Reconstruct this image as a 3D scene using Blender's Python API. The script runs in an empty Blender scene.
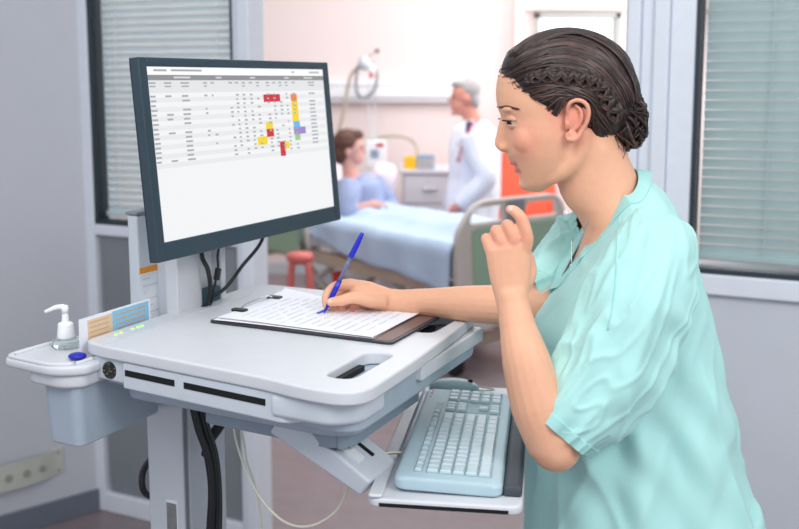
import bpy, bmesh, math, random
from mathutils import Vector, Matrix, noise
from mathutils.bvhtree import BVHTree
import numpy as np
random.seed(7)
R = math.radians
scene = bpy.context.scene
COL = scene.collection

# ------------------------------------------------------------------ camera, sky, lights, exposure
F, PX0, PY0, PIT, H = 1000.0, 399.5, 215.0, math.atan(135 / 1000), 1.62
cam_d = bpy.data.cameras.new('camera')
cam = bpy.data.objects.new('camera', cam_d); COL.objects.link(cam)
cam.location = (0, 0, H); cam.rotation_euler = (math.pi / 2 - PIT, 0, 0)
cam_d.sensor_width = 36; cam_d.lens = 36 * F / 799
cam_d.shift_y = -(264.5 - PY0) / 799
cam_d.clip_start = 0.05
cam_d.dof.use_dof = True; cam_d.dof.focus_distance = 1.55; cam_d.dof.aperture_fstop = 4.2
scene.camera = cam

world = bpy.data.worlds.new('world'); scene.world = world; world.use_nodes = True
wn = world.node_tree; wbg = wn.nodes['Background']
wtc = wn.nodes.new('ShaderNodeTexCoord'); wsep = wn.nodes.new('ShaderNodeSeparateXYZ')
wramp = wn.nodes.new('ShaderNodeValToRGB')
wn.links.new(wtc.outputs['Generated'], wsep.inputs[0]); wn.links.new(wsep.outputs['Z'], wramp.inputs[0])
wramp.color_ramp.elements[0].position = 0.0; wramp.color_ramp.elements[0].color = (0.80, 0.86, 0.95, 1)
wramp.color_ramp.elements[1].position = 0.6; wramp.color_ramp.elements[1].color = (0.93, 0.96, 1.0, 1)
wn.links.new(wramp.outputs[0], wbg.inputs[0]); wbg.inputs[1].default_value = 0.62

def area(name, loc, aim, size, power, col=(1, 1, 1), size_y=None):
    d = bpy.data.lights.new(name, 'AREA'); d.energy = power; d.color = col; d.size = size
    if size_y: d.shape = 'RECTANGLE'; d.size_y = size_y
    o = bpy.data.objects.new(name, d); COL.objects.link(o); o.location = loc
    o.rotation_euler = (Vector(aim) - Vector(loc)).to_track_quat('-Z', 'Y').to_euler()
    return o
area('corridor_ceiling_light', (-0.5, 0.4, 2.7), (0.2, 1.5, 1.1), 1.2, 15, (1, 0.98, 0.95))
area('ward_ceiling_light', (0.6, 6.2, 2.9), (0.3, 6.6, 0.5), 2.5, 56, (1, 0.96, 0.94))
area('ward_daylight', (2.5, 7.2, 1.9), (0.2, 7.4, 1.2), 1.3, 30, (0.96, 0.98, 1))
area('partition_fill_light', (1.3, -0.2, 2.6), (0.95, 2.6, 1.2), 0.9, 22, (1, 0.98, 0.96))  # unseen fill lamp, added to brighten the right side of the partition

vs = scene.view_settings
scene.display_settings.display_device = 'sRGB'
vs.view_transform = 'Standard'; vs.look = 'None'; vs.gamma = 1; vs.use_curve_mapping = False
vs.exposure = 0.33

# ------------------------------------------------------------------ helpers
def ray(px, py):
    a = (px - PX0) / F; b = -(py - PY0) / F; c, s = math.cos(PIT), math.sin(PIT)
    return Vector((a, c + b * s, -s + b * c))
def at(px, py, Y):
    r = ray(px, py); return Vector((0, 0, H)) + r * (Y / r.y)
def onz(px, py, z):
    r = ray(px, py); return Vector((0, 0, H)) + r * ((z - H) / r.z)
def srgb(r, g, b):
    f = lambda c: (c / 12.92 if c <= 0.04045 else ((c + 0.055) / 1.055) ** 2.4)
    return (f(r / 255), f(g / 255), f(b / 255), 1)

def mat(name, rgb, rough=0.5, metal=0.0, var=0.04, scale=30, bump=0.0, bscale=200, emit=0, glow=0, trans=0, ior=1.45,
        coat=0, sheen=0, sss=0, attr=None, alpha=1, spec=0.5):
    m = bpy.data.materials.new(name); m.use_nodes = True
    nt = m.node_tree; b = nt.nodes['Principled BSDF']
    c = srgb(*rgb)
    tc = nt.nodes.new('ShaderNodeTexCoord')
    nz = nt.nodes.new('ShaderNodeTexNoise'); nz.inputs['Scale'].default_value = scale
    nt.links.new(tc.outputs['Object'], nz.inputs['Vector'])
    mx = nt.nodes.new('ShaderNodeMixRGB'); mx.blend_type = 'MULTIPLY'; mx.inputs[0].default_value = 1
    rp = nt.nodes.new('ShaderNodeValToRGB')
    rp.color_ramp.elements[0].color = (1 - var, 1 - var, 1 - var, 1)
    rp.color_ramp.elements[1].color = (1 + var * .5, 1 + var * .5, 1 + var * .5, 1)
    rp.color_ramp.elements[0].position = .3; rp.color_ramp.elements[1].position = .7
    nt.links.new(nz.outputs[0], rp.inputs[0]); nt.links.new(rp.outputs[0], mx.inputs[2])
    if attr:
        at_ = nt.nodes.new('ShaderNodeAttribute'); at_.attribute_name = attr
        nt.links.new(at_.outputs['Color'], mx.inputs[1])
    else:
        mx.inputs[1].default_value = c
    nt.links.new(mx.outputs[0], b.inputs['Base Color'])
    b.inputs['Roughness'].default_value = rough; b.inputs['Metallic'].default_value = metal
    b.inputs['Specular IOR Level'].default_value = spec
    b.inputs['IOR'].default_value = ior
    if coat: b.inputs['Coat Weight'].default_value = coat
    if sheen: b.inputs['Sheen Weight'].default_value = sheen
    if trans: b.inputs['Transmission Weight'].default_value = trans
    if alpha < 1: b.inputs['Alpha'].default_value = alpha
    if sss:
        b.inputs['Subsurface Weight'].default_value = sss
        b.inputs['Subsurface Radius'].default_value = (0.012, 0.005, 0.003)
        b.inputs['Subsurface Scale'].default_value = 1.0
    if emit:
        nt.links.new(mx.outputs[0], b.inputs['Emission Color']); b.inputs['Emission Strength'].default_value = emit
    if glow:
        b.inputs['Base Color'].default_value = (.02, .02, .02, 1)
        for l_ in list(nt.links):
            if l_.to_socket == b.inputs['Base Color']: nt.links.remove(l_)
        nt.links.new(mx.outputs[0], b.inputs['Emission Color']); b.inputs['Emission Strength'].default_value = glow
    if bump:
        n2 = nt.nodes.new('ShaderNodeTexNoise'); n2.inputs['Scale'].default_value = bscale
        nt.links.new(tc.outputs['Object'], n2.inputs['Vector'])
        bp = nt.nodes.new('ShaderNodeBump'); bp.inputs['Strength'].default_value = bump; bp.inputs['Distance'].default_value = .002
        nt.links.new(n2.outputs[0], bp.inputs['Height']); nt.links.new(bp.outputs[0], b.inputs['Normal'])
    return m

def glass_mat(name, tint=(0.95, 0.98, 0.98), refl=0.12):
    m = bpy.data.materials.new(name); m.use_nodes = True; nt = m.node_tree; nt.nodes.clear()
    o = nt.nodes.new('ShaderNodeOutputMaterial'); t = nt.nodes.new('ShaderNodeBsdfTransparent')
    g = nt.nodes.new('ShaderNodeBsdfGlossy'); g.inputs['Roughness'].default_value = .03
    mx = nt.nodes.new('ShaderNodeMixShader'); lw = nt.nodes.new('ShaderNodeLayerWeight'); lw.inputs[0].default_value = refl
    t.inputs[0].default_value = (*tint, 1)
    nt.links.new(lw.outputs['Fresnel'], mx.inputs[0]); nt.links.new(t.outputs[0], mx.inputs[1]); nt.links.new(g.outputs[0], mx.inputs[2])
    nt.links.new(mx.outputs[0], o.inputs[0]); return m

class MB:
    def __init__(s): s.v = []; s.f = []; s.m = []
    def add(s, vs_, fs, mi=0):
        n = len(s.v); s.v += [Vector(p) for p in vs_]; s.f += [tuple(i + n for i in f) for f in fs]; s.m += [mi] * len(fs); return s
    def hexa(s, p, mi=0):   # 8 points: bottom 4 ccw, top 4 ccw
        return s.add(p, [(3, 2, 1, 0), (4, 5, 6, 7), (0, 1, 5, 4), (1, 2, 6, 5), (2, 3, 7, 6), (3, 0, 4, 7)], mi)
    def box(s, c, ax, ay, az, mi=0):   # centre and half vectors
        c, ax, ay, az = map(Vector, (c, ax, ay, az))
        return s.hexa([c - ax - ay - az, c + ax - ay - az, c + ax + ay - az, c - ax + ay - az,
                       c - ax - ay + az, c + ax - ay + az, c + ax + ay + az, c - ax + ay + az], mi)
    def prism(s, poly, z0, z1, fn=None, mi=0):
        fn = fn or (lambda a, b, z: Vector((a, b, z))); n = len(poly)
        return s.add([fn(a, b, z0) for a, b in poly] + [fn(a, b, z1) for a, b in poly],
                     [tuple(range(n))[::-1], tuple(range(n, 2 * n))] + [(i, (i + 1) % n, n + (i + 1) % n, n + i) for i in range(n)], mi)
    def rings(s, rs, caps=True, mi=0, closed=False):
        n = len(rs[0]); k = len(rs); vs_ = [p for r in rs for p in r]; fs = []
        for j in range(k - (0 if closed else 1)):
            for i in range(n):
                a = j * n + i; b = j * n + (i + 1) % n; c = ((j + 1) % k) * n + (i + 1) % n; d = ((j + 1) % k) * n + i
                fs.append((a, b, c, d))
        if caps and not closed:
            fs.append(tuple(range(n))[::-1]); fs.append(tuple((k - 1) * n + i for i in range(n)))
        return s.add(vs_, fs, mi)
    def tube(s, pts, r, seg=10, caps=True, mi=0, flat=1.0, flatdir=None):
        pts = [Vector(p) for p in pts]; n = len(pts)
        rr = r if isinstance(r, (list, tuple)) else [r] * n
        rs = []; up = None
        for i in range(n):
            t = (pts[min(i + 1, n - 1)] - pts[max(i - 1, 0)]).normalized()
            if up is None:
                up = Vector(flatdir) if flatdir is not None else (Vector((0, 0, 1)) if abs(t.z) < .9 else Vector((1, 0, 0)))
            if flatdir is not None: up = Vector(flatdir)
            x = (up - t * up.dot(t)).normalized(); y = t.cross(x); up = x
            rs.append([pts[i] + (x * math.cos(a) * flat + y * math.sin(a)) * rr[i] for a in [2 * math.pi * k / seg for k in range(seg)]])
        return s.rings(rs, caps, mi)
    def ball(s, c, r, seg=16, rn=10, mi=0, rot=None):
        c = Vector(c); r = Vector(r) if hasattr(r, '__len__') else Vector((r, r, r)); rot = rot or Matrix.Identity(3)
        rs = []
        for j in range(1, rn):
            th = math.pi * j / rn
            rs.append([c + rot @ Vector((r.x * math.sin(th) * math.cos(a), r.y * math.sin(th) * math.sin(a), -r.z * math.cos(th))) for a in [2 * math.pi * k / seg for k in range(seg)]])
        n0 = len(s.v); s.rings(rs, False, mi); k = len(s.v)
        s.v += [c + rot @ Vector((0, 0, -r.z)), c + rot @ Vector((0, 0, r.z))]
        for i in range(seg):
            s.f.append((n0 + (i + 1) % seg, n0 + i, k)); s.m.append(mi)
            b = n0 + (rn - 2) * seg; s.f.append((b + i, b + (i + 1) % seg, k + 1)); s.m.append(mi)
        return s
    def lathe(s, prof, c, seg=24, mi=0):
        c = Vector(c)
        return s.rings([[c + Vector((r * math.cos(a), r * math.sin(a), z)) for a in [2 * math.pi * k / seg for k in range(seg)]] for r, z in prof], True, mi)
    def mesh(s, name):
        me = bpy.data.meshes.new(name); me.from_pydata([tuple(p) for p in s.v], [], s.f)
        if any(s.m): me.polygons.foreach_set('material_index', s.m)
        bm = bmesh.new(); bm.from_mesh(me); bmesh.ops.recalc_face_normals(bm, faces=bm.faces); bm.to_mesh(me); bm.free()
        return me

def link(name, me, mats, parent=None, smooth=False, bevel=0, seg=2, sub=0):
    o = bpy.data.objects.new(name, me); COL.objects.link(o)
    for m in (mats if isinstance(mats, (list, tuple)) else [mats]): me.materials.append(m)
    if parent is not None:
        o.parent = parent; top = parent
        # parts carry world coordinates in their meshes: undo only the location of the thing's own Empty
        o.matrix_parent_inverse = Matrix.Translation(-parent.location) if parent.parent is None else Matrix.Identity(4)
    if smooth:
        for p in me.polygons: p.use_smooth = True
    if bevel:
        b = o.modifiers.new('bevel', 'BEVEL'); b.width = bevel; b.segments = seg; b.limit_method = 'ANGLE'; b.angle_limit = R(35)
        b.harden_normals = False
        for p in me.polygons: p.use_smooth = True
        w = o.modifiers.new('wn', 'WEIGHTED_NORMAL'); w.keep_sharp = True
    if sub:
        q = o.modifiers.new('sub', 'SUBSURF'); q.levels = sub; q.render_levels = sub
    return o
def obj(name, mb, mats, parent=None, **k): return link(name, mb.mesh(name), mats, parent, **k)
def struct(name, mb, mats, parent=None, **k):
    o = obj(name, mb, mats, parent, **k)
    if parent is None: o['kind'] = 'structure'
    return o
def tag(o, label, cat, group=None):
    o['label'] = label; o['category'] = cat
    if group: o['group'] = group
    return o
def empty(name, loc, label=None, cat=None, group=None):
    o = bpy.data.objects.new(name, None); COL.objects.link(o); o.location = loc; o.empty_display_size = .05
    if label: tag(o, label, cat, group)
    return o
def fuse(mb, voxel, smooth=3, extra=None, subtract=None):
    """union of all pieces as one skin: voxel remesh, then smoothing"""
    me = mb.mesh('tmp'); o = bpy.data.objects.new('tmp', me); COL.objects.link(o)
    r = o.modifiers.new('r', 'REMESH'); r.mode = 'VOXEL'; r.voxel_size = voxel
    if smooth:
        q = o.modifiers.new('s', 'SMOOTH'); q.factor = .5; q.iterations = smooth
    dg = bpy.context.evaluated_depsgraph_get(); dg.update()
    res = bpy.data.meshes.new_from_object(o.evaluated_get(dg)); bpy.data.objects.remove(o)
    return res
def bool_cut(o, cutters):
    for c in cutters:
        m = o.modifiers.new('b', 'BOOLEAN'); m.operation = 'DIFFERENCE'; m.object = c; m.solver = 'EXACT'
    dg = bpy.context.evaluated_depsgraph_get(); dg.update()
    me = bpy.data.meshes.new_from_object(o.evaluated_get(dg)); o.modifiers.clear(); o.data = me
    for c in cutters: bpy.data.objects.remove(c)
    return o
def catmull(pts, n=8):
    pts = [Vector(p) for p in pts]; out = []
    P = [pts[0] * 2 - pts[1]] + pts + [pts[-1] * 2 - pts[-2]]
    for i in range(1, len(P) - 2):
        for k in range(n):
            t = k / n; a, b, c, d = P[i - 1:i + 3]
            out.append(.5 * ((2 * b) + (c - a) * t + (2 * a - 5 * b + 4 * c - d) * t * t + (3 * b - a - 3 * c + d) * t ** 3))
    out.append(pts[-1]); return out
def lerp_list(r, n, k):   # resample radii the way catmull resamples points
    out = []
    for i in range(len(r) - 1):
        for j in range(k): out.append(r[i] + (r[i + 1] - r[i]) * j / k)
    out.append(r[-1]); return out
def ctube(mb, pts, r, k=6, seg=10, mi=0, **kw):
    rr = lerp_list(r, len(r), k) if isinstance(r, (list, tuple)) else r
    return mb.tube(catmull(pts, k), rr, seg, mi=mi, **kw)

# ------------------------------------------------------------------ materials
M = {}
M['wall'] = mat('painted_wall', (204, 206, 214), .75, var=.02, scale=4, bump=.1, bscale=300)
M['wall_back'] = mat('ward_wall', (238, 222, 220), .8, var=.01, scale=2)
M['wall_beige'] = mat('ward_wall_beige', (238, 224, 210), .8, var=.01, scale=2)
M['panel'] = mat('partition_panel', (206, 211, 220), .45, var=.03, scale=6)
M['panel_dark'] = mat('partition_panel_dark', (132, 138, 144), .5, var=.03, scale=6)
M['alu'] = mat('white_aluminium', (226, 232, 242), .35, metal=.0, var=.02)
M['gasket'] = mat('dark_gasket', (45, 56, 66), .5)
M['slat_r'] = mat('slat_teal', (196, 208, 210), .45, var=.03)
M['slat_l'] = mat('slat_pale', (242, 245, 248), .45, var=.03)
M['glass'] = glass_mat('pane_glass')
M['floor'] = mat('vinyl_floor', (140, 126, 130), .35, var=.08, scale=14, bump=.05)
M['trunk'] = mat('white_trunking', (244, 244, 248), .4)
M['plastic_w'] = mat('white_plastic', (207, 211, 218), .38, var=.02, spec=.4)
M['plastic_g'] = mat('grey_plastic', (200, 208, 218), .42, var=.03)
M['plastic_b'] = mat('blue_grey_plastic', (166, 180, 194), .42, var=.03)
M['metal_w'] = mat('painted_metal', (206, 214, 222), .35, metal=.2, var=.02)
M['dark'] = mat('black_plastic', (22, 25, 30), .4, var=.05)
M['bezel'] = mat('monitor_bezel', (44, 62, 74), .32, var=.05, spec=.6)
M['black_in'] = mat('slot_black', (8, 8, 10), .6)
M['chrome'] = mat('chrome', (200, 200, 205), .15, metal=1)
M['led'] = mat('green_led', (150, 255, 60), .4, emit=1.5)
M['cable_b'] = mat('black_cable', (28, 32, 38), .45, var=.1)
M['cable_c'] = mat('cream_cable', (214, 216, 200), .5)
M['cable_w'] = mat('white_cord', (222, 226, 232), .4)
M['paper'] = mat('paper', (236, 238, 246), .8, var=.01)
M['ink'] = mat('print_ink', (206, 210, 221), .8)
M['blueink'] = mat('blue_ink', (70, 80, 200), .6)
M['board'] = mat('clipboard_dark', (46, 50, 58), .45)
M['board_in'] = mat('clipboard_brown', (118, 92, 86), .5)
M['pen_b'] = mat('pen_blue', (30, 40, 190), .25, spec=.6)
M['pen_c'] = mat('pen_clear', (150, 160, 190), .12, trans=.6)
M['kb'] = mat('keyboard_cover', (174, 200, 211), .5, var=.03)
M['key'] = mat('key_cap', (184, 204, 213), .4, var=.03)
M['keygap'] = mat('key_well', (144, 170, 183), .5, var=.05)
M['rest'] = mat('wrist_rest', (62, 70, 80), .6, bump=.3)
M['orange'] = mat('orange_vinyl', (228, 96, 66), .5)
M['label_w'] = mat('label_paper', (226, 230, 234), .7)
M['label_o'] = mat('label_orange', (240, 150, 40), .6)
M['label_b'] = mat('label_blue', (140, 196, 226), .6)
M['label_t'] = mat('label_tan', (226, 200, 170), .6)
M['clear'] = mat('clear_plastic', (225, 235, 238), .1, trans=.85, ior=1.3)
M['gel'] = mat('sanitizer_gel', (226, 236, 238), .08, trans=.85, ior=1.25)
M['pump'] = mat('pump_white', (240, 242, 246), .35)
M['sanblue'] = mat('blue_cap', (28, 36, 170), .35)
M['sheet'] = mat('blue_sheet', (188, 208, 234), .9, var=.05, scale=5, bump=.3, bscale=20)
M['pillow'] = mat('pillow', (238, 226, 232), .9)
M['bedframe'] = mat('bed_cream', (196, 190, 184), .45)
M['bedgreen'] = mat('bed_green', (146, 176, 154), .5)
M['bedmetal'] = mat('bed_metal', (190, 176, 160), .4, metal=.2)
M['red'] = mat('red_tube', (214, 110, 106), .4)
M['coat'] = mat('white_coat', (230, 232, 242), .85, var=.04, scale=8, bump=.3, bscale=15)
M['gown'] = mat('blue_gown', (160, 172, 206), .9, var=.08, scale=12)
M['skin2'] = mat('skin_ward', (222, 168, 156), .6, sss=0)
M['greyhair'] = mat('grey_hair', (170, 166, 166), .7, var=.1)
M['brownhair'] = mat('brown_hair', (96, 62, 52), .6, var=.2, scale=60)
M['navy'] = mat('navy_cloth', (50, 56, 84), .8)
M['rose'] = mat('rose_tube', (196, 104, 112), .5)
M['yellow'] = mat('yellow_panel', (250, 190, 30), .5)
M['steelblue'] = mat('device_blue', (140, 160, 186), .5)
M['locker'] = mat('locker_front', (212, 210, 218), .5)
M['skin'] = mat('skin', (230, 180, 158), .45, sss=.12, attr='Col', var=.03, scale=90, bump=.12, bscale=700, spec=.35)
M['lash'] = mat('lash', (40, 28, 28), .7)
M['eyew'] = mat('eye_white', (196, 186, 184), .2)
M['iris'] = mat('iris', (70, 64, 60), .1)
M['scrub'] = mat('scrub_cotton', (172, 222, 219), .85, var=.03, scale=12, bump=.15, bscale=900, sheen=.2)
M['scrub2'] = mat('scrub_trim', (165, 216, 213), .85, var=.03, scale=12, bump=.15, bscale=900)
M['hair'] = mat('dark_hair', (52, 38, 38), .38, var=.35, scale=120, spec=.5)
M['hair2'] = mat('hair_strand', (84, 62, 58), .34, var=.3, scale=90, spec=.6)
M['screen'] = mat('screen_white', (243, 243, 244), .3, glow=.78, var=0)

# ------------------------------------------------------------------ the setting
Z3 = Vector((0, 0, 1))
W0 = Vector((-1.132, 3.635, 0)); P = Vector((.899, -.438, 0)).normalized(); N = Vector((P.y, -P.x, 0))  # N faces the camera side
if N.y > 0: N = -N
def wp(t, z, d=0): return W0 + P * t + N * d + Z3 * z         # point on the partition, d towards the corridor
def wbox(mb, t0, t1, z0, z1, d0, d1, mi=0):
    return mb.hexa([wp(t0, z0, d0), wp(t1, z0, d0), wp(t1, z0, d1), wp(t0, z0, d1), wp(t0, z1, d0), wp(t1, z1, d0), wp(t1, z1, d1), wp(t0, z1, d1)], mi)

struct('floor', MB().box((0.5, 4.6, -.05), (6, 0, 0), (0, 6, 0), (0, 0, .05)), M['floor'])
LD = Vector((-.754, -.657, 0)).normalized(); LN = Vector((-LD.y, LD.x, 0))
if LN.x < 0: LN = -LN
def lbox(mb, t0, t1, z0, z1, d0, d1, mi=0):
    q = lambda t, z, d: W0 + LD * t + LN * d + Z3 * z
    return mb.hexa([q(t0, z0, d0), q(t1, z0, d0), q(t1, z0, d1), q(t0, z0, d1), q(t0, z1, d0), q(t1, z1, d0), q(t1, z1, d1), q(t0, z1, d1)], mi)
struct('wall_left', lbox(MB(), 0.0, 3.2, 0, 2.75, -.12, 0), M['wall'])
struct('baseboard_left', lbox(MB(), 0.0, 3.2, 0, .085, 0, .012), mat('baseboard', (112, 118, 132), .5), bevel=.003)
HT = 2.75
# partition: parapets, frames, posts
struct('wall_front_left', wbox(MB(), .045, .655, .07, 1.06, -.08, 0), M['panel_dark'])
struct('wall_front_right', wbox(MB(), 2.02, 4.2, .07, 1.05, -.08, 0), M['panel'])
fr = MB(); wbox(fr, -.06, .03, 0, HT, -.1, .02); wbox(fr, .03, .655, 1.06, 1.10, -.1, .02); wbox(fr, .03, .655, 0, .075, -.1, .02)
struct('trim_1', fr, M['alu'], bevel=.006)
fr = MB(); wbox(fr, .655, .68, 0, HT, -.05, .02); wbox(fr, .68, .732, 0, HT, -.06, .035)
struct('trim_2', fr, M['alu'], bevel=.008)
fr = MB()
for a, b, d in ((1.955, 1.965, .03), (1.965, 2.0, .055), (2.0, 2.035, .035), (2.035, 2.075, .05), (2.075, 2.139, .03)): wbox(fr, a, b, 0, HT, -.12, d)
wbox(fr, 2.139, 4.2, 1.045, 1.10, -.1, .025); wbox(fr, 2.139, 4.2, 0, .075, -.1, .02)
struct('trim_3', fr, M['alu'], bevel=.010, seg=3)

def window(name, t0, t1, z0, z1):
    f = MB()
    for a in ((t0, t0 + .012, z0, z1), (t1 - .012, t1, z0, z1), (t0, t1, z0, z0 + .014), (t0, t1, z1 - .014, z1)): wbox(f, *a, -.05, .012)
    o = struct(name, f, M['gasket'])
    g = obj('glass_pane', wbox(MB(), t0 + .012, t1 - .012, z0 + .014, z1 - .014, -.004, 0), M['glass'], o)
    return o
window('window_1', .03, .655, 1.10, 2.70)
window('window_2', 2.139, 4.2, 1.10, 2.70)

def blind(name, t0, t1, z0, z1, m, ang, pitch, cords, label):
    r = empty(name, wp((t0 + t1) / 2, z0, -.05), label, 'window blind')
    s = MB(); z = z0 + .03; w = .0125
    while z < z1:
        dz = math.sin(R(ang)) * w; dd = math.cos(R(ang)) * w
        q = lambda t, u, e: wp(t, z + dz * u + e, -.045 + dd * u)
        pr = [(-1, 0), (-.5, .0012), (0, .0018), (.5, .0012), (1, 0)]
        vs_ = [q(t, u, e + th) for t in (t0 + .02, t1 - .02) for th in (0, .0005) for u, e in pr]
        n = 5; fs = []
        for i in range(4): fs += [(i, i + 1, i + 11, i + 10), (i + 5, i + 15, i + 16, i + 6)]
        fs += [(0, 10, 15, 5), (4, 9, 19, 14), (0, 5, 6, 7, 8, 9, 4, 3, 2, 1), (10, 11, 12, 13, 14, 19, 18, 17, 16, 15)]
        s.add(vs_, fs); z += pitch
    obj('slats', s, m, r)
    obj('bottom_rail', wbox(MB(), t0 + .015, t1 - .015, z0 + .0, z0 + .02, -.058, -.032), m, r, bevel=.003)
    obj('head_rail', wbox(MB(), t0 + .015, t1 - .015, z1 - .03, z1, -.062, -.028), m, r)
    for t in cords: obj('lift_cord', MB().tube([wp(t, z0 + .02, -.028), wp(t, z1 - .02, -.028)], .0014, 6), m, r)
    return r
blind('venetian_blind', .03, .655, 1.125, 2.68, M['slat_l'], 58, .026, (.12, .56), 'pale half-open venetian blind in the left window behind the monitor')
blind('venetian_blind', 2.139, 4.2, 1.13, 2.68, M['slat_r'], 74, .0262, (2.33, 3.1), 'closed grey-teal venetian blind in the right window behind the nurse')

# ward shell
wb = MB()
def bx(mb, x0, x1, y0, y1, z0, z1, mi=0): return mb.box(((x0 + x1) / 2, (y0 + y1) / 2, (z0 + z1) / 2), ((x1 - x0) / 2, 0, 0), (0, (y1 - y0) / 2, 0), (0, 0, (z1 - z0) / 2), mi)
bx(wb, -3.4, 1.10, 8.3, 8.42, 0, 3.0); bx(wb, 1.10, 1.80, 8.3, 8.42, 0, .95); bx(wb, 1.10, 1.80, 8.3, 8.42, 2.16, 3.0); bx(wb, 1.80, 4.2, 8.3, 8.42, 0, 3.0)
struct('wall_back', wb, M['wall_back'])
struct('wall_ward_right', bx(MB(), 4.2, 4.3, 2.2, 8.42, 0, 3.0), M['wall_beige'])
struct('wall_ward_left', bx(MB(), -3.5, -3.4, 3.8, 8.42, 0, 3.0), M['wall_beige'])
f = MB(); bx(f, 1.10, 1.14, 8.26, 8.4, .95, 2.16); bx(f, 1.76, 1.80, 8.26, 8.4, .95, 2.16); bx(f, 1.10, 1.80, 8.26, 8.4, 2.12, 2.16); bx(f, 1.08, 1.82, 8.22, 8.4, .95, .99)
w3 = struct('window_3', f, mat('ward_window_frame', (176, 176, 172), .5)); obj('glass_pane', bx(MB(), 1.14, 1.76, 8.33, 8.335, .99, 2.12), M['glass'], w3)
tr = MB(); bx(tr, .93, 1.0, 8.2, 8.3, 0, 3.0); bx(tr, 1.0, 4.2, 8.24, 8.3, 2.18, 2.30)
struct('trim_4', tr, mat('reveal', (240, 232, 226), .7), bevel=.01)
struct('baseboard_back', bx(MB(), -3.4, 4.2, 8.285, 8.3, 0, .1), M['panel'])
rl = MB(); bx(rl, -1.7, .62, 8.22, 8.3, 1.44, 1.47); bx(rl, -1.7, .62, 8.20, 8.3, 1.475, 1.57); bx(rl, -1.7, .62, 8.22, 8.3, 1.575, 1.605)
tag(obj('service_rail', rl, M['trunk'], bevel=.008), 'long white service rail along the far ward wall above the bed', 'wall rail')
# daylight view outside the ward window
ext = bx(MB(), -1, 5, 11.0, 11.05, -.5, 5); me_ = mat('bright_sky_haze', (250, 253, 255), .9, emit=1.3, var=.01, scale=.5)
struct('exterior_sky', ext, me_)

# ------------------------------------------------------------------ medical computer cart
O = Vector((-.47, 1.50, 0)); U = Vector((.906, -.423, 0)).normalized(); W = Vector((-U.y, U.x, 0))
def C(a, b, z): return O + U * a + W * b + Z3 * z
def cbox(mb, a0, a1, b0, b1, z0, z1, mi=0):
    return mb.hexa([C(a0, b0, z0), C(a1, b0, z0), C(a1, b1, z0), C(a0, b1, z0), C(a0, b0, z1), C(a1, b0, z1), C(a1, b1, z1), C(a0, b1, z1)], mi)
ZT = 1.22
cart = empty('computer_cart', C(.1, .21, 0), 'white wheeled computer workstation cart with flat worktop holding the clipboard', 'medical cart')
def round_poly(pts, rad, k=6):
    out = []; n = len(pts)
    for i in range(n):
        p = Vector(pts[i]); a = Vector(pts[i - 1]); b = Vector(pts[(i + 1) % n]); r = rad[i]
        u = (a - p).normalized(); v = (b - p).normalized()
        if r == 0: out.append((p.x, p.y)); continue
        p0 = p + u * r; p1 = p + v * r
        for j in range(k + 1):
            t = j / k; q = p0 * (1 - t) ** 2 + p * 2 * t * (1 - t) + p1 * t * t; out.append((q.x, q.y))
    return out
outl = [(-.022, .0), (.03, -.012), (.34, -.046), (.40, -.060), (.492, -.064), (.488, .13), (.477, .30), (.464, .442), (.40, .485), (.03, .49), (-.022, .485)]
top_poly = round_poly(outl, [.02, .01, .03, .03, .055, .03, .03, .035, .03, .01, .02])
tt = obj('worktop', MB().prism(top_poly, ZT - .02, ZT, C), M['plastic_w'], cart)
def slotcut(b0, b1, a0=.405, a1=.449):
    p = round_poly([(a0, b0), (a1, b0), (a1, b1), (a0, b1)], [.02] * 4, 5)
    return obj('cut', MB().prism(p, ZT - .05, ZT + .05, C), M['dark'])
tt = bool_cut(tt, [slotcut(-.005, .135), slotcut(.27, .40)])
for p in tt.data.polygons: p.use_smooth = True
bv = tt.modifiers.new('bevel', 'BEVEL'); bv.width = .0055; bv.segments = 3; bv.limit_method = 'ANGLE'; bv.angle_limit = R(40)
tt.modifiers.new('wn', 'WEIGHTED_NORMAL')
# slot wells
for b0, b1 in ((-.005, .135), (.27, .40)):
    w_ = MB(); cbox(w_, .4065, .416, b0 + .006, b1 - .035, ZT - .022, ZT - .012, 0)
    obj('handle_well', w_, M['black_in'], cart)
    obj('handle_lip', MB().prism(round_poly([(.4055, b0 - .012), (.462, b0 - .012), (.462, b1 + .012), (.4055, b1 + .012)], [.015] * 4), ZT - .040, ZT - .0212, C), M['plastic_w'], cart, bevel=.003)
# status strip with leds
obj('edge_groove', MB().prism([(.024, -.008), (.0275, -.009), (.0275, .40), (.024, .40)], ZT - .002, ZT + .0012, C), M['plastic_w'], cart)
sp = obj('status_panel', MB().prism(round_poly([(-.010, .03), (.018, .03), (.018, .16), (-.010, .16)], [.008] * 4), ZT - .001, ZT + .0008, C), M['plastic_g'], cart)
for b in (.045, .057, .085, .099, .108):
    obj('status_light', MB().prism([(.0, b), (.0035, b), (.0035, b + .004), (.0, b + .004)], ZT + .0005, ZT + .0018, C), M['led'], sp)
# housing below
hp = round_poly([(0.0, .02), (.33, -.018), (.40, -.03), (.47, -.03), (.47, .43), (.40, .45), (0.0, .46)], [.01, .02, .02, .04, .04, .02, .01])
obj('housing', MB().prism(hp, 1.150, ZT - .0205, C), M['plastic_b'], cart, bevel=.006)
hp2 = round_poly([(.03, .03), (.40, .01), (.44, .03), (.44, .38), (.03, .40)], [.02] * 5)
obj('lower_housing', MB().prism(hp2, 1.125, 1.150, C), M['plastic_b'], cart, bevel=.008)
hp3 = round_poly([(.16, .05), (.40, .035), (.42, .05), (.42, .30), (.16, .30)], [.02] * 5)
obj('bracket_plate', MB().prism(hp3, 1.100, 1.125, C), mat('bracket_grey', (140, 154, 168), .45), cart, bevel=.006)
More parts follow.
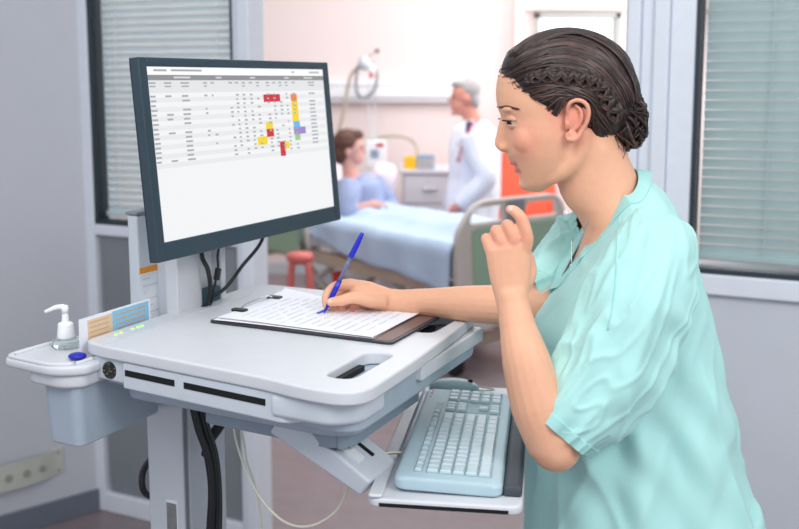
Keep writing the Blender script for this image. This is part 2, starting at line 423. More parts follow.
# front left vent panel and side panel with two slots
pn = obj('vent_panel', MB().prism([(-.004, .0), (.062, -.008), (.062, .03), (-.004, .03)], 1.163, ZT - .0205, C), M['plastic_g'], cart, bevel=.004)
gr = MB()
gr.prism([(.033 + .0135 * math.cos(a), 1.181 + .0135 * math.sin(a)) for a in [2 * math.pi * k / 20 for k in range(20)]], -.0065, -.0048, lambda a, z, b: C(a, b - .0, z))
gm = bpy.data.materials.new('vent_grille'); gm.use_nodes = True
vt = gm.node_tree.nodes.new('ShaderNodeTexVoronoi'); vt.inputs['Scale'].default_value = 300; rp_ = gm.node_tree.nodes.new('ShaderNodeValToRGB')
rp_.color_ramp.elements[0].color = (.45, .42, .3, 1); rp_.color_ramp.elements[0].position = .15; rp_.color_ramp.elements[1].color = (.01, .01, .01, 1); rp_.color_ramp.elements[1].position = .3
tc_ = gm.node_tree.nodes.new('ShaderNodeTexCoord'); gm.node_tree.links.new(tc_.outputs['Object'], vt.inputs['Vector'])
gm.node_tree.links.new(vt.outputs['Distance'], rp_.inputs[0]); gm.node_tree.links.new(rp_.outputs[0], gm.node_tree.nodes['Principled BSDF'].inputs['Base Color'])
obj('vent_grille', gr, gm, pn)
y_at = lambda a: -.013 - .11 * (a - .062)
spn = obj('side_panel', MB().prism(round_poly([(.064, y_at(.064)), (.37, y_at(.37)), (.40, -.02), (.40, .03), (.064, .03)], [.004, .015, .01, 0, 0]), 1.158, ZT - .0205, C), M['plastic_g'], cart, bevel=.005)
for a0, a1 in ((.070, .170), (.188, .337)):
    obj('slot', MB().prism([(a0, y_at(a0) - .0006), (a1, y_at(a1) - .0006), (a1, y_at(a1) + .006), (a0, y_at(a0) + .006)], 1.179, 1.1885, C), M['black_in'], spn)
obj('corner_fairing', MB().prism(round_poly([(.345, -.048), (.44, -.052), (.475, -.02), (.475, .05), (.345, .05)], [.01, .02, .02, 0, 0]), 1.165, ZT - .0205, C), M['plastic_g'], cart, bevel=.01)
obj('front_lip', MB().prism(round_poly([(.445, .16), (.482, .16), (.482, .42), (.445, .42)], [.005] * 4), ZT - .045, ZT - .0205, C), M['plastic_w'], cart, bevel=.004)
# columns
lc = MB(); cbox(lc, -.05, .026, .175, .300, .12, 1.15)
col1 = obj('column', lc, M['metal_w'], cart, bevel=.003)
g_ = MB(); cbox(g_, .026, .0275, .178, .186, .14, 1.12); obj('column_seam', g_, M['panel_dark'], col1)
g_ = MB(); cbox(g_, .026, .030, .190, .292, .14, 1.12); obj('cable_channel', g_, M['plastic_w'], col1)
cbl = MB(); cbox(cbl, -.012, .012, .1740, .1755, .835, .895); obj('barcode_label', cbl, M['label_w'], col1)
bars = MB()
for k in range(9): cbox(bars, -.011 + k * .0024, -.0098 + k * .0024, .1735, .1742, .840, .890)
obj('barcode', bars, M['dark'], col1)
up = MB(); cbox(up, -.026, 0, .208, .278, ZT - .02, 1.50); cbox(up, -.026, 0, .338, .352, ZT - .02, 1.50); cbox(up, -.026, -.020, .278, .338, ZT - .02, 1.50)
obj('mast', up, M['plastic_w'], cart, bevel=.002)
obj('mast_foot', cbox(MB(), -.0195, -.002, .280, .336, ZT - .001, ZT + .025), mat('mast_teal', (40, 84, 100), .5), cart)
obj('mast_spacer', cbox(MB(), -.056, -.030, .225, .262, ZT - .02, 1.46), M['panel'], cart)
pa = MB(); cbox(pa, -.078, -.056, .176, .240, 1.10, 1.392)
mst = obj('lift_post', pa, M['metal_w'], cart, bevel=.004)
obj('post_cap', cbox(MB(), -.080, -.054, .174, .242, 1.392, 1.398), M['panel_dark'], mst, bevel=.002)
lb = MB(); cbox(lb, -.0562, -.0553, .180, .236, 1.205, 1.290); obj('warning_label', lb, M['label_w'], mst)
lb = MB(); cbox(lb, -.0562, -.0550, .178, .238, 1.290, 1.300); obj('orange_stripe', lb, M['label_o'], mst)
lt = MB()
for k, (b0, b1) in enumerate(((.184, .204), (.184, .229), (.186, .194), (.184, .221), (.184, .211), (.185, .225))):
    cbox(lt, -.0556, -.0549, b0, b1, 1.278 - k * .012, 1.281 - k * .012)
obj('label_text', lt, M['ink'], mst)
# keyboard support arm
ar = MB()
pa_, pb_ = C(.31, .075, 1.135), C(.445, .09, 1.045)
dv = (pb_ - pa_).normalized(); sd = W * .045; upv = dv.cross(W).normalized()
if upv.z < 0: upv = -upv
ar.hexa([pa_ - sd - upv * .03, pb_ - sd - upv * .016, pb_ + sd - upv * .016, pa_ + sd - upv * .03, pa_ - sd + upv * .016, pb_ - sd + upv * .014, pb_ + sd + upv * .014, pa_ + sd + upv * .016])
arm = obj('keyboard_arm', ar, M['plastic_g'], cart, bevel=.005)
pc = (pa_ * .45 + pb_ * .55)
sl = MB().box(pc + upv * .0155 - W * .018, dv * .04, W * .010, upv * .0015); obj('arm_label', sl, M['label_w'], arm)
sl = MB().box(pc + upv * .0158 + W * .012 + dv * .01, dv * .035, W * .003, upv * .0012); obj('arm_slot', sl, M['black_in'], arm)
# keyboard tray
KO = Vector((-.046, 1.312, 0)); KS = Vector((.9895, -.145, 0)).normalized(); KL = Vector((-KS.y, KS.x, 0)); ZK = 1.05
def K(s, l, z): return KO + KS * s + KL * l + Z3 * (ZK + z)
def kprism(mb, poly, z0, z1, mi=0): return mb.prism(poly, z0, z1, K, mi)
kt = obj('keyboard_tray', kprism(MB(), round_poly([(0, 0), (.214, 0), (.214, .528), (.0, .528)], [.02] * 4), -.014, 0), M['plastic_w'], cart, bevel=.004)
obj('tray_rim', kprism(MB(), round_poly([(0.002, .14), (.022, .14), (.022, .50), (.002, .50)], [.006] * 4), -.001, .008), M['plastic_w'], kt, bevel=.003)
obj('tray_rim', kprism(MB(), round_poly([(0.002, .0), (.022, .0), (.022, .13), (.002, .13)], [.006] * 4), -.001, .006), M['plastic_w'], kt, bevel=.003)
obj('tray_slot', kprism(MB(), [(.018, -.0012), (.195, -.0012), (.195, .003), (.018, .003)], -.011, -.006), M['black_in'], kt)
# base with casters (below the picture)
bs = MB(); 
for da, db in ((.28, .26), (.28, -.26), (-.24, .26), (-.24, -.26)):
    q = C(0, .235, .11); e = C(da, .235 + db, .10); ctube(bs, [q, (q + e) / 2, e], [.035, .03, .022], seg=10)
obj('base', bs, M['plastic_g'], cart, smooth=True)
for da, db in ((.28, .26), (.28, -.26), (-.24, .26), (-.24, -.26)):
    c_ = C(da, .235 + db, .045); cs = MB()
    cs.tube([c_ - W * .015, c_ + W * .015], .045, 20); cs.tube([c_ + Z3 * .03, c_ + Z3 * .07], .012, 10)
    obj('caster', cs, M['dark'], cart, smooth=False, bevel=.003)
# side pod: holder tray and bin
pod = obj('holder_tray', MB().prism(round_poly([(-.142, -.048), (-.025, -.062), (.012, -.03), (.012, .13), (-.10, .13), (-.135, .05)], [.012, .03, .01, .01, .03, .03]), 1.176, 1.192, C), M['plastic_w'], cart, bevel=.005)
rm = MB(); pl = round_poly([(-.136, -.044), (-.027, -.056), (-.005, -.03), (-.005, .12), (-.098, .12), (-.130, .05)], [.012, .03, .01, .01, .03, .03]); 
pts_ = [C(a, b, 1.193) for a, b in pl]; pts_.append(pts_[0]); rm.tube(pts_, .004, 8); obj('tray_rim', rm, M['plastic_w'], pod, smooth=True)
obj('tray_collar', MB().prism(round_poly([(-.105, -.045), (-.022, -.052), (.005, -.03), (.005, .12), (-.09, .12)], [.03, .02, .01, .01, .02]), 1.155, 1.178, C), M['plastic_w'], cart, bevel=.006)
bn = MB(); n_ = 0
def binring(sh, z): return [C(-.045 + (a + .045) * sh, .06 + (b - .06) * sh, z) for a, b in round_poly([(-.080, -.034), (-.004, -.038), (-.004, .17), (-.080, .17)], [.018] * 4, 5)]
bn.rings([binring(.93, 1.058), binring(1.0, 1.157)])
obj('bin', bn, M['plastic_b'], cart, smooth=False, bevel=.004)

# bottle of sanitizer
bc = C(-.095, .040, 1.1925)
bot = empty('sanitizer_bottle', bc, 'clear hand sanitizer bottle with white pump on the cart side tray', 'bottle')
obj('bottle_body', MB().lathe([(.021, .0), (.0235, .002), (.024, .006), (.022, .010), (.016, .014), (.010, .017), (.0095, .022)], bc), M['gel'], bot, smooth=True)
obj('pump_collar', MB().lathe([(.0135, .015), (.0140, .017), (.0120, .038), (.0095, .040), (.0060, .041), (.0050, .058)], bc), M['pump'], bot, bevel=.0006)
nz = MB(); nz.lathe([(.0055, .055), (.0060, .063), (.0045, .068)], bc, 16)
tip = bc + Vector((-.031, -.004, .058)); ctube(nz, [bc + Z3 * .0655, bc + Vector((-.013, -.002, .0650)), tip], [.0046, .0040, .0028], seg=10)
obj('pump_head', nz, M['pump'], bot, smooth=True)
cc = C(-.026, -.010, 1.1975)
cp = MB().ball(cc, (.014, .0125, .0055), 20, 10); cp = tag(obj('blue_cap', cp, M['sanblue'], smooth=True), 'small blue round cap lying on the cart side tray', 'cap')
# leaflet
lf = empty('leaflet', C(-.028, .06, 1.193), 'upright printed leaflet with tan and pale blue blocks beside the cart worktop', 'leaflet')
def lbx(b0, b1, z0, z1, e=0): return MB().hexa([C(-.030 - e, b0, z0), C(-.0288 + e, b0, z0), C(-.0288 + e, b1, z0), C(-.030 - e, b1, z0), C(-.030 - e, b0, z1), C(-.0288 + e, b0, z1), C(-.0288 + e, b1, z1), C(-.030 - e, b1, z1)])
obj('sheet', lbx(.0, .17, 1.1928, 1.252), M['paper'], lf)
obj('tan_block', lbx(.018, .075, 1.205, 1.247, .0004), M['label_t'], lf); obj('blue_block', lbx(.075, .165, 1.205, 1.249, .0004), M['label_b'], lf)
lt = MB()
for k in range(5):
    for b0, b1 in ((.022, .065), (.085, .155)):
        z = 1.241 - k * .0075; lt.hexa([C(-.0282, b0, z), C(-.0278, b0, z), C(-.0278, b1, z), C(-.0282, b1, z), C(-.0282, b0, z + .0018), C(-.0278, b0, z + .0018), C(-.0278, b1, z + .0018), C(-.0282, b1, z + .0018)])
obj('print_lines', lt, mat('leaflet_print', (216, 170, 130), .7), lf)

# ------------------------------------------------------------------ monitor
MC = Vector((-.260, 1.789, 1.496)); yaw, tilt = R(62.6), R(5.1); MH, MW = .320, .556
cu = Vector((math.cos(yaw), math.sin(yaw), 0)); nn = Vector((math.sin(yaw), -math.cos(yaw), 0)); mu = Z3 * math.cos(tilt) - nn * math.sin(tilt); mn = nn * math.cos(tilt) + Z3 * math.sin(tilt)
def S(x, y, d=0): return MC + cu * x + mu * y + mn * d       # x,y from centre in metres, d towards the viewer
def sq(x0, x1, y0, y1, d0, d1, mb=None, mi=0):
    return (mb or MB()).hexa([S(x0, y0, d0), S(x1, y0, d0), S(x1, y0, d1), S(x0, y0, d1), S(x0, y1, d0), S(x1, y1, d0), S(x1, y1, d1), S(x0, y1, d1)], mi)
mon = empty('monitor', S(0, -MH / 2, 0), 'dark framed flat computer monitor showing a patient chart table', 'monitor')
BL, BT, BB = .019, .0145, .030
bz = MB(); hw, hh = MW / 2, MH / 2
sq(-hw, -hw + BL, -hh, hh, -.018, 0, bz); sq(hw - BL, hw, -hh, hh, -.018, 0, bz); sq(-hw + BL, hw - BL, hh - BT, hh, -.018, 0, bz); sq(-hw + BL, hw - BL, -hh, -hh + BB, -.018, 0, bz)
obj('bezel', bz, M['bezel'], mon, bevel=.002)
bk = MB(); bk.rings([[S(x * hw, y * hh, -.018) for x, y in ((-.999, -.999), (.999, -.999), (.999, .999), (-.999, .999))], [S(x * hw, y * hh, -.026) for x, y in ((-.97, -.95), (.97, -.95), (.97, .95), (-.97, .95))], [S(x * hw, y * hh, -.042) for x, y in ((-.6, -.6), (.6, -.6), (.6, .6), (-.6, .6))]])
obj('back_shell', bk, M['dark'], mon)
sx0, sx1, sy1, sy0 = -hw + BL, hw - BL, hh - BT, -hh + BB; SW, SH = sx1 - sx0, sy1 - sy0
scr = obj('screen', sq(sx0, sx1, sy0, sy1, -.006, -.003), M['screen'], mon)
def cell(mb, u0, v0, u1, v1, e=.0003, mi=0):
    x0, x1 = sx0 + SW * u0, sx0 + SW * u1; y1, y0 = sy1 - SH * v0, sy1 - SH * v1; d = -.003 + e
    return mb.add([S(x0, y0, d), S(x1, y0, d), S(x1, y1, d), S(x0, y1, d)], [(0, 1, 2, 3)])
def ui(name, rgb, rects, e=.0003, emit=.78):
    mb = MB()
    for r in rects: cell(mb, *r, e=e)
    return obj(name, mb, mat('screen_' + name, rgb, .3, glow=emit, var=0), scr)
ui('title_bar', (252, 252, 253), [(0, 0, 1, .046)])
ui('header_bar', (142, 142, 144), [(0, .046, 1, .077)])
ui('column_heads', (228, 229, 231), [(0, .077, 1, .150)])
ui('banding', (232, 233, 235), [(0, .150 + .054 * k + .027, 1, .150 + .054 * (k + 1)) for k in range(8)])
for r_ in [(.590, .170, .693, .221), (.591, .400, .635, .452), (.666, .490, .699, .589)]: ui('red_cell', (206, 28, 48), [r_], .0006)
for r_ in [(.762, .219, .805, .360), (.589, .353, .633, .400), (.532, .446, .591, .500), (.701, .494, .727, .543)]: ui('yellow_cell', (246, 214, 10), [r_], .0006)
ui('orange_cell', (238, 132, 64), [(.762, .172, .803, .219)], .0006); ui('blue_cell', (96, 186, 236), [(.765, .360, .808, .401)], .0006)
ui('purple_cell', (158, 132, 200), [(.764, .401, .844, .449)], .0006); ui('green_cell', (150, 206, 130), [(.768, .449, .804, .492)], .0006)
rs_ = random.Random(3); tx = []
cols = [(.004, .028), (.072, .10), (.150, .185), (.262, .275), (.30, .312), (.395, .41), (.43, .444), (.468, .482), (.51, .524), (.55, .565), (.61, .625), (.65, .664), (.69, .704), (.73, .742), (.775, .79), (.885, .925)]
for r_ in range(15):
    v = .158 + r_ * .0268
    for ci, (a, b) in enumerate(cols):
        pr = .95 if ci == 0 else (.45 if ci < 2 else .8 if ci == 2 else .35 if ci < 5 else .7)
        if rs_.random() < pr: tx.append((a, v + .006, b + rs_.uniform(-.004, .004), v + .017))
for a, b in cols:
    tx.append((a, .088, b + .006, .098))
    if rs_.random() < .6: tx.append((a + .002, .108, b + .004, .117)); 
tx += [(.03, .014, .09, .026), (.11, .013, .26, .025)]
ui('text_marks', (170, 170, 175), tx, .0009)['kind'] = 'stuff'
for r_ in [(.12, .055, .20, .066), (.33, .056, .36, .066), (.52, .056, .55, .066), (.73, .056, .76, .066), (.86, .056, .92, .066)]: ui('header_text', (215, 215, 216), [r_], .0009)
for r_ in [(.78, .015, .80, .028), (.90, .015, .97, .030)]: ui('toolbar_mark', (190, 190, 196), [r_], .0009)
mt = MB(); q0 = S(-.02, -.02, -.042); q1 = C(-.03, .22, 1.46); mt.box(S(-.02, -.02, -.050), cu * .05, mu * .05, mn * .008)
obj('mount_plate', mt, M['dark'], mon, bevel=.002)
mt = MB().tube([S(-.02, -.02, -.055), C(-.02, .235, 1.44)], .018, 12); obj('mount_arm', mt, M['dark'], mon, smooth=True)

# cables
def cable(name, pts, r, m, label, k=8, seg=8, cat='cable'):
    return tag(obj(name, ctube(MB(), pts, r, k, seg), m, smooth=True), label, cat)
cable('black_cable', [S(-.06, -.10, -.045), at(202, 250, 1.745), at(208, 270, 1.725), at(210, 288, 1.735), at(205, 306, 1.745), C(-.02, .262, 1.21)], .0042, M['cable_b'], 'thick black cable hanging in the cart mast opening under the monitor')
cf = cable('ferrite_cable', [S(.0, -.09, -.05), at(219, 248, 1.77), at(218, 268, 1.755), at(214, 288, 1.75), at(209, 306, 1.755), C(-.022, .27, 1.21)], .0022, M['cable_b'], 'thin black cable with a ferrite bead beneath the monitor')
obj('ferrite_bead', MB().tube([at(218.5, 268, 1.754), at(216.3, 280, 1.750)], .0058, 12), M['dark'], cf, bevel=.001)
cable('power_cable', [S(.10, -.11, -.05), at(262, 240, 1.85), at(243, 265, 1.81), at(222, 291, 1.775), C(-.03, .28, 1.215)], .0034, M['cable_b'], 'black cable running diagonally from the monitor down to the mast')
bun = MB()
for k, (dx, dy) in enumerate(((-5, 0), (0, 0), (5, 0), (-2, 1), (3, 1))):
    Yk = 1.60 - .008 * dy + .004 * (k % 3)
    ctube(bun, [at(196 + dx, 402, Yk + .01), at(203 + dx, 430, Yk), at(211 + dx * .9, 455, Yk - .01), at(215 + dx * .8, 490, Yk - .01), at(214 + dx, 535, Yk), at(212 + dx, 620, Yk + .03), at(196 + dx, 800, Yk + .08)], .0052, 8, 8)
tag(obj('cable_bundle', bun, M['cable_b'], smooth=True), 'bundle of black cables hanging in front of the cart column', 'cables')
cable('black_hose', [at(228, 404, 1.66), at(226, 415, 1.655), at(218, 428, 1.65), at(210, 440, 1.645), at(206, 455, 1.65)], .009, M['cable_b'], 'short black hose stub below the worktop right of the cable bundle', cat='hose')
cr = [at(232, 412, 1.50), at(236, 440, 1.50), at(246, 470, 1.49), at(262, 500, 1.47), at(285, 522, 1.45), at(310, 526, 1.43), at(335, 512, 1.42), at(347, 490, 1.415), at(352, 473, 1.415)]
cable('cream_cable', cr, .0019, M['cable_c'], 'thin cream cable looping below the worktop to the keyboard arm')
cable('cream_cable', [at(236, 412, 1.50), at(243, 438, 1.50), at(247, 462, 1.50), at(256, 490, 1.51), at(262, 530, 1.53), at(270, 640, 1.6)], .0016, M['cable_c'], 'thin cream cable hanging straight down under the worktop')
coil = []
for k in range(200):
    t = k / 199; a = t * 2 * math.pi * 13; c_ = C(-.036, .192, 1.13 - t * .50); coil.append(c_ + U * math.cos(a) * .014 + W * math.sin(a) * .012)
tag(obj('coiled_cord', MB().tube(coil, .0035, 8), M['cable_w'], smooth=True), 'white coiled cord hanging behind the left side of the cart column', 'cord')
cable('black_loop', [C(-.075, .27, .95), C(-.075, .22, .945), C(-.07, .185, .93), C(-.066, .18, .90), C(-.07, .21, .875), C(-.075, .25, .87)], .006, M['cable_b'], 'black cable loop sticking out left of the lower cart column')

# ------------------------------------------------------------------ clipboard, papers, pen
ZC = ZT + .0006
def Q(px, py): v = onz(px, py, ZT + .004); return v
cl0 = Vector((-.318, 1.622, 0)); cdir = Vector((.906, -.423, 0)).normalized(); cw = Vector((-cdir.y, cdir.x, 0))
def B(a, b, z): return cl0 + cdir * a + cw * b + Z3 * z
clip = empty('clipboard', B(.16, .11, ZC), 'dark brown clipboard lying on the cart worktop under the papers', 'clipboard')
obj('board', MB().prism(round_poly([(0, 0), (.338, 0), (.338, .232), (0, .232)], [.012] * 4), ZC, ZC + .0036, B), M['board'], clip, bevel=.001)
obj('board_face', MB().prism(round_poly([(.006, .006), (.332, .006), (.332, .226), (.006, .226)], [.01] * 4), ZC + .0035, ZC + .0042, B), M['board_in'], clip)
ck = MB(); ctube(ck, [B(.018, .06, ZC + .006), B(.020, .085, ZC + .016), B(.024, .12, ZC + .019), B(.020, .155, ZC + .016), B(.018, .18, ZC + .006)], .0016, 6, 8)
ck.prism([(.008, .055), (.026, .055), (.026, .185), (.008, .185)], ZC + .0062, ZC + .0080, B)
obj('clip', ck, M['chrome'], clip, bevel=.0005)
for b in (.058, .17): obj('clip_grip', MB().prism(round_poly([(.004, b), (.032, b), (.032, b + .016), (.004, b + .016)], [.005] * 4), ZC + .008, ZC + .0115, B), M['dark'], clip, bevel=.001)
def paper(a0, b0, a1, b1, z, rot, curl, name, label):
    mb = MB(); nx, ny = 16, 12; c_, s_ = math.cos(R(rot)), math.sin(R(rot)); vs_ = []; fs = []
    for layer in (0, .0003):
        for i in range(nx + 1):
            for j in range(ny + 1):
                a = a0 + (a1 - a0) * i / nx; b = b0 + (b1 - b0) * j / ny; ar_, br_ = a - .15, b - .1
                a2 = .15 + ar_ * c_ - br_ * s_; b2 = .1 + ar_ * s_ + br_ * c_
                u = i / nx; v = j / ny
                h = curl * max(0, v - .75) ** 2 * 16 * max(0, .35 - u) * 3 + .0006 * (1 + math.sin(u * 5 + v * 3))
                vs_.append(B(a2, b2, z + h + layer))
    k = (nx + 1) * (ny + 1)
    for i in range(nx):
        for j in range(ny):
            q = i * (ny + 1) + j; fs += [(q, q + 1, q + ny + 2, q + ny + 1), (k + q, k + q + ny + 1, k + q + ny + 2, k + q + 1)]
    edge = [i * (ny + 1) for i in range(nx)] + [nx * (ny + 1) + j for j in range(ny)] + [nx * (ny + 1) + ny - i * (ny + 1) for i in range(nx)] + [ny - j for j in range(ny)]
    for i, e in enumerate(edge): e2 = edge[(i + 1) % len(edge)]; fs.append((e, e2, k + e2, k + e))
    mb.add(vs_, fs); return tag(obj(name, mb, M['paper'], smooth=False), label, 'paper', 'sheets on the clipboard')
paper(.006, .006, .300, .215, ZC + .0044, 1.0, .006, 'paper_sheet', 'white paper sheet at the bottom of the stack on the clipboard')
ps = paper(.012, .010, .303, .218, ZC + .0068, -1.0, .010, 'paper_sheet', 'white form on top of the clipboard under the writing hand')
ln = MB(); rr = random.Random(5)
for k in range(15):
    a = .045 + k * .0165
    b0 = .02 + rr.random() * .02
    while b0 < .20:
        b1 = min(.205, b0 + rr.uniform(.015, .06)); ln.prism([(a, b0), (a + .0012, b0), (a + .0012, b1), (a, b1)], ZC + .0085, ZC + .0088, B); b0 = b1 + .01
obj('form_lines', ln, M['ink'], ps)
sc = MB(); sp_ = []
for k in range(46):
    t = k / 45; sp_.append(B(.150 + .004 * math.sin(t * 50), .102 + .034 * t, ZC + .0087))
sc.tube(sp_, .0005, 5); obj('handwriting', sc, M['blueink'], ps)
ptip, ptop = at(323.3, 314.6, 1.660), at(362.6, 232.6, 1.655)
pen = empty('ballpoint_pen', ptip, 'blue and clear ballpoint pen held in the writing hand', 'pen')
pd = ptop - ptip; pl_ = lambda t: ptip + pd * t
obj('pen_tip', MB().tube([pl_(0), pl_(.03), pl_(.10), pl_(.14)], [.0006, .0012, .0030, .0036], 12), M['pen_b'], pen, smooth=True)
obj('pen_grip', MB().tube([pl_(.14), pl_(.18), pl_(.30), pl_(.42)], [.0038, .0044, .0046, .0042], 14), M['pen_b'], pen, smooth=True)
obj('pen_barrel', MB().tube([pl_(.42), pl_(.70)], [.0038, .0038], 14), M['pen_c'], pen, smooth=True)
obj('ink_tube', MB().tube([pl_(.44), pl_(.69)], .0016, 8), M['pen_b'], pen, smooth=True)
obj('pen_cap', MB().tube([pl_(.70), pl_(.715), pl_(.88), pl_(.985), pl_(1.0)], [.0044, .0050, .0047, .0034, .0022], 14), M['pen_b'], pen, smooth=True)

# ------------------------------------------------------------------ keyboard, mouse, wrist rest
def K2(s, l, z): return K(s, .022 + (l - .022) * .935, z)
kb = empty('keyboard', K2(.11, .24, 0), 'pale blue covered keyboard lying on the pull-out tray', 'keyboard')
body = MB(); pk = lambda i: round_poly([(.034 + i, .022 + i), (.186 - i, .022 + i), (.186 - i, .462 - i), (.034 + i, .462 - i)], [.018] * 4, 6)
rz = lambda i, z: [K2(a, b, z + (.186 - a) * .03) for a, b in pk(i)]
body.rings([rz(.002, .0008), rz(0, .004), rz(0, .014), rz(.003, .0185), rz(.008, .0200)])
obj('case', body, M['kb'], kb, smooth=False, bevel=.001)
zt = lambda s: .0203 + (.186 - s) * .03
well = MB()
def wl(s0, s1, l0, l1):
    well.hexa([K2(s0, l0, zt(s0) - .002), K2(s1, l0, zt(s1) - .002), K2(s1, l1, zt(s1) - .002), K2(s0, l1, zt(s0) - .002), K2(s0, l0, zt(s0) + .0004), K2(s1, l0, zt(s1) + .0004), K2(s1, l1, zt(s1) + .0004), K2(s0, l1, zt(s0) + .0004)])
wl(.077, .170, .045, .315); wl(.077, .170, .330, .375); wl(.077, .170, .385, .448); wl(.060, .072, .045, .375)
obj('key_well', well, M['keygap'], kb)
P_ = .0178
def key(s, l, ws=.0148, wl_=.0148):
    m_ = MB(); q = lambda i, h: [K2(s + a, l + b, zt(s + a) + h) for a, b in ((i, i), (ws - i, i), (ws - i, wl_ - i), (i, wl_ - i))]
    m_.rings([q(0, .0004), q(.0004, .0030), q(.0018, .0046)]); return obj('key', m_, M['key'], kb)
# rows run along l; s grows toward the user
rows = [[1] * 13 + [2], [1.5] + [1] * 12 + [1.5], [1.75] + [1] * 11 + [2.25], [2.25] + [1] * 10 + [2.75], [1.25, 1.25, 1.25, 6.25, 1.25, 1.25, 1.25, 1.25]]
nk = 0
for r_, row in enumerate(rows):
    l = .047; s = .0785 + r_ * .0183
    for wk in row: key(s, l, .0160, wk * P_ - .0026); l += wk * P_; nk += 1
for k in range(13): key(.0612, .047 + k * .0208 + (k > 0) * .004 * ((k + 3) // 4), .0098, .0145); nk += 1
for r_ in (0, 1):
    for c_ in range(3): key(.0785 + r_ * .0183, .3320 + c_ * .0142, .0160, .0122); nk += 1
key(.0785 + 3 * .0183, .3462, .0160, .0122); [key(.0785 + 4 * .0183, .3320 + c_ * .0142, .0160, .0122) for c_ in range(3)]; nk += 4
for r_ in range(5):
    for c_ in range(3):
        if nk < 100: key(.0785 + r_ * .0183, .3870 + c_ * .0200, .0160, .0174); nk += 1
inl = MB()
for l in (.405, .425, .440): inl.prism([(.044, l), (.0475, l), (.0475, l + .007), (.044, l + .007)], .0243, .0252, K2)
obj('indicator_light', inl, mat('indicator_pink', (232, 190, 180), .5), kb)
wr = MB(); wr.rings([[K(a, b, 0.0006) for a, b in round_poly([(.1865, .03), (.2125, .03), (.2125, .39), (.1865, .39)], [.005] * 4)], [K(a, b, .012) for a, b in round_poly([(.1865, .03), (.2125, .03), (.2125, .39), (.1865, .39)], [.005] * 4)], [K(a, b, .017) for a, b in round_poly([(.190, .034), (.2085, .034), (.2085, .386), (.190, .386)], [.004] * 4)]])
tag(obj('wrist_rest', wr, M['rest'], bevel=.003), 'black padded wrist rest along the keyboard on the tray', 'wrist rest')
mo = empty('computer_mouse', K(.078, .468, 0), 'pale teal computer mouse behind the keyboard on the tray', 'computer mouse')
mm = MB().ball(K(.078, .468, .014), (.046, .030, .017), 24, 12, rot=Matrix.Rotation(math.atan2(KS.y, KS.x), 3, 'Z'))
for v in mm.v: v.z = max(v.z, ZK + .0008)
obj('mouse_shell', mm, mat('mouse_teal', (156, 184, 190), .35), mo, smooth=True)
obj('mouse_wheel', MB().ball(K(.108, .468, .0275), (.005, .0022, .004), 12, 8), M['dark'], mo, smooth=True)
cable('mouse_cable', [K(.122, .475, .008), K(.15, .495, .006), K(.10, .512, .006), K(.03, .505, .008), K(.008, .46, .012), K(-.010, .44, .02), C(.43, .30, 1.125)], .0016, M['cable_c'], 'thin grey cable running from the mouse under the worktop')
cable('keyboard_cable', [K(.032, .15, .010), K(.010, .14, .012), K(-.012, .125, .008), K(-.03, .12, .01), C(.40, .14, 1.10)], .0017, M['cable_c'], 'thin cream cable from the keyboard over the tray edge')

# wall mounted perforated strip on the left wall
q = lambda t, z, d: W0 + LD * t + LN * d + Z3 * z
stp = empty('wall_bracket', q(.30, .2, .03), 'cream perforated strip with round holes mounted low on the left wall', 'wall bracket')
cst = mat('cream_strip', (200, 202, 192), .5); 
sm = MB(); prof = [(.185, .012), (.24, .030), (.32, .040), (.7, .044), (1.2, .044)]
sm.rings([[q(t, .183, d - .006), q(t, .183, d), q(t, .277, d), q(t, .277, d - .006)] for t, d in prof]); obj('strip', sm, cst, stp)
lbm = MB(); lbox(lbm, .148, .192, .185, .28, 0.0, .008); obj('end_plate', lbm, cst, stp, bevel=.002)
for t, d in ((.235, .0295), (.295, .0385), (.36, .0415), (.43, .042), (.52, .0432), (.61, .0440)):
    c_ = q(t, .228, d - .004); obj('hole_shade_disc', MB().tube([c_, c_ + LN * .006], .014, 16), mat('hole_shadow', (158, 156, 146), .6), stp)  # solid discs, the shade inside each hole is put into their colour
for z in (.198, .266): c_ = q(.168, z, .006); obj('screw', MB().tube([c_, c_ + LN * .004], .0045, 10), M['chrome'], stp)

# ------------------------------------------------------------------ ward: bed, patient, doctor and fittings
A0 = Vector((.30, 5.20, 0)); AX = Vector((-.62, .785, 0)).normalized(); AW = Vector((-AX.y, AX.x, 0)) * -1
if AW.x < 0: AW = -AW
def D(l, w, z): return A0 + AX * l + AW * w + Z3 * z
bed = empty('hospital_bed', D(1.0, .4, 0), 'cream and green hospital bed seen beyond the doorway', 'bed')
BWD = .82
fo = MB()
def plate(poly, l0, l1): # poly in (w,z)
    m_ = MB(); n = len(poly); m_.add([D(l0, w, z) for w, z in poly] + [D(l1, w, z) for w, z in poly], [tuple(range(n)), tuple(range(n, 2 * n))[::-1]] + [(i, n + i, n + (i + 1) % n, (i + 1) % n) for i in range(n)]); return m_
fb = obj('footboard', plate(round_poly([(0.0, .28), (.80, .28), (.82, .82), (.77, .985), (.03 + .08, .985), (-.02, .82)], [.03, .03, .06, .10, .10, .06]), -.03, 0.01), M['bedframe'], bed)
fb = bool_cut(fb, [obj('cut', plate(round_poly([(a, .865), (b, .865), (b - .01, .950), (a + .03, .950)], [.02] * 4), -.1, .1), M['dark']) for a, b in ((.07, .33), (.47, .745))])
bv = fb.modifiers.new('bevel', 'BEVEL'); bv.width = .008; bv.limit_method = 'ANGLE'
for a, b in ((.10, .34), (.46, .74)): pass
obj('footboard_panel', plate(round_poly([(.10, .52), (.72, .52), (.735, .84), (.08, .84)], [.04] * 4), -.036, -.028), M['bedgreen'], fb)
obj('grip_plate', plate([(.335, .83), (.465, .83), (.465, .975), (.335, .975)], -.04, -.028), M['panel_dark'], fb)
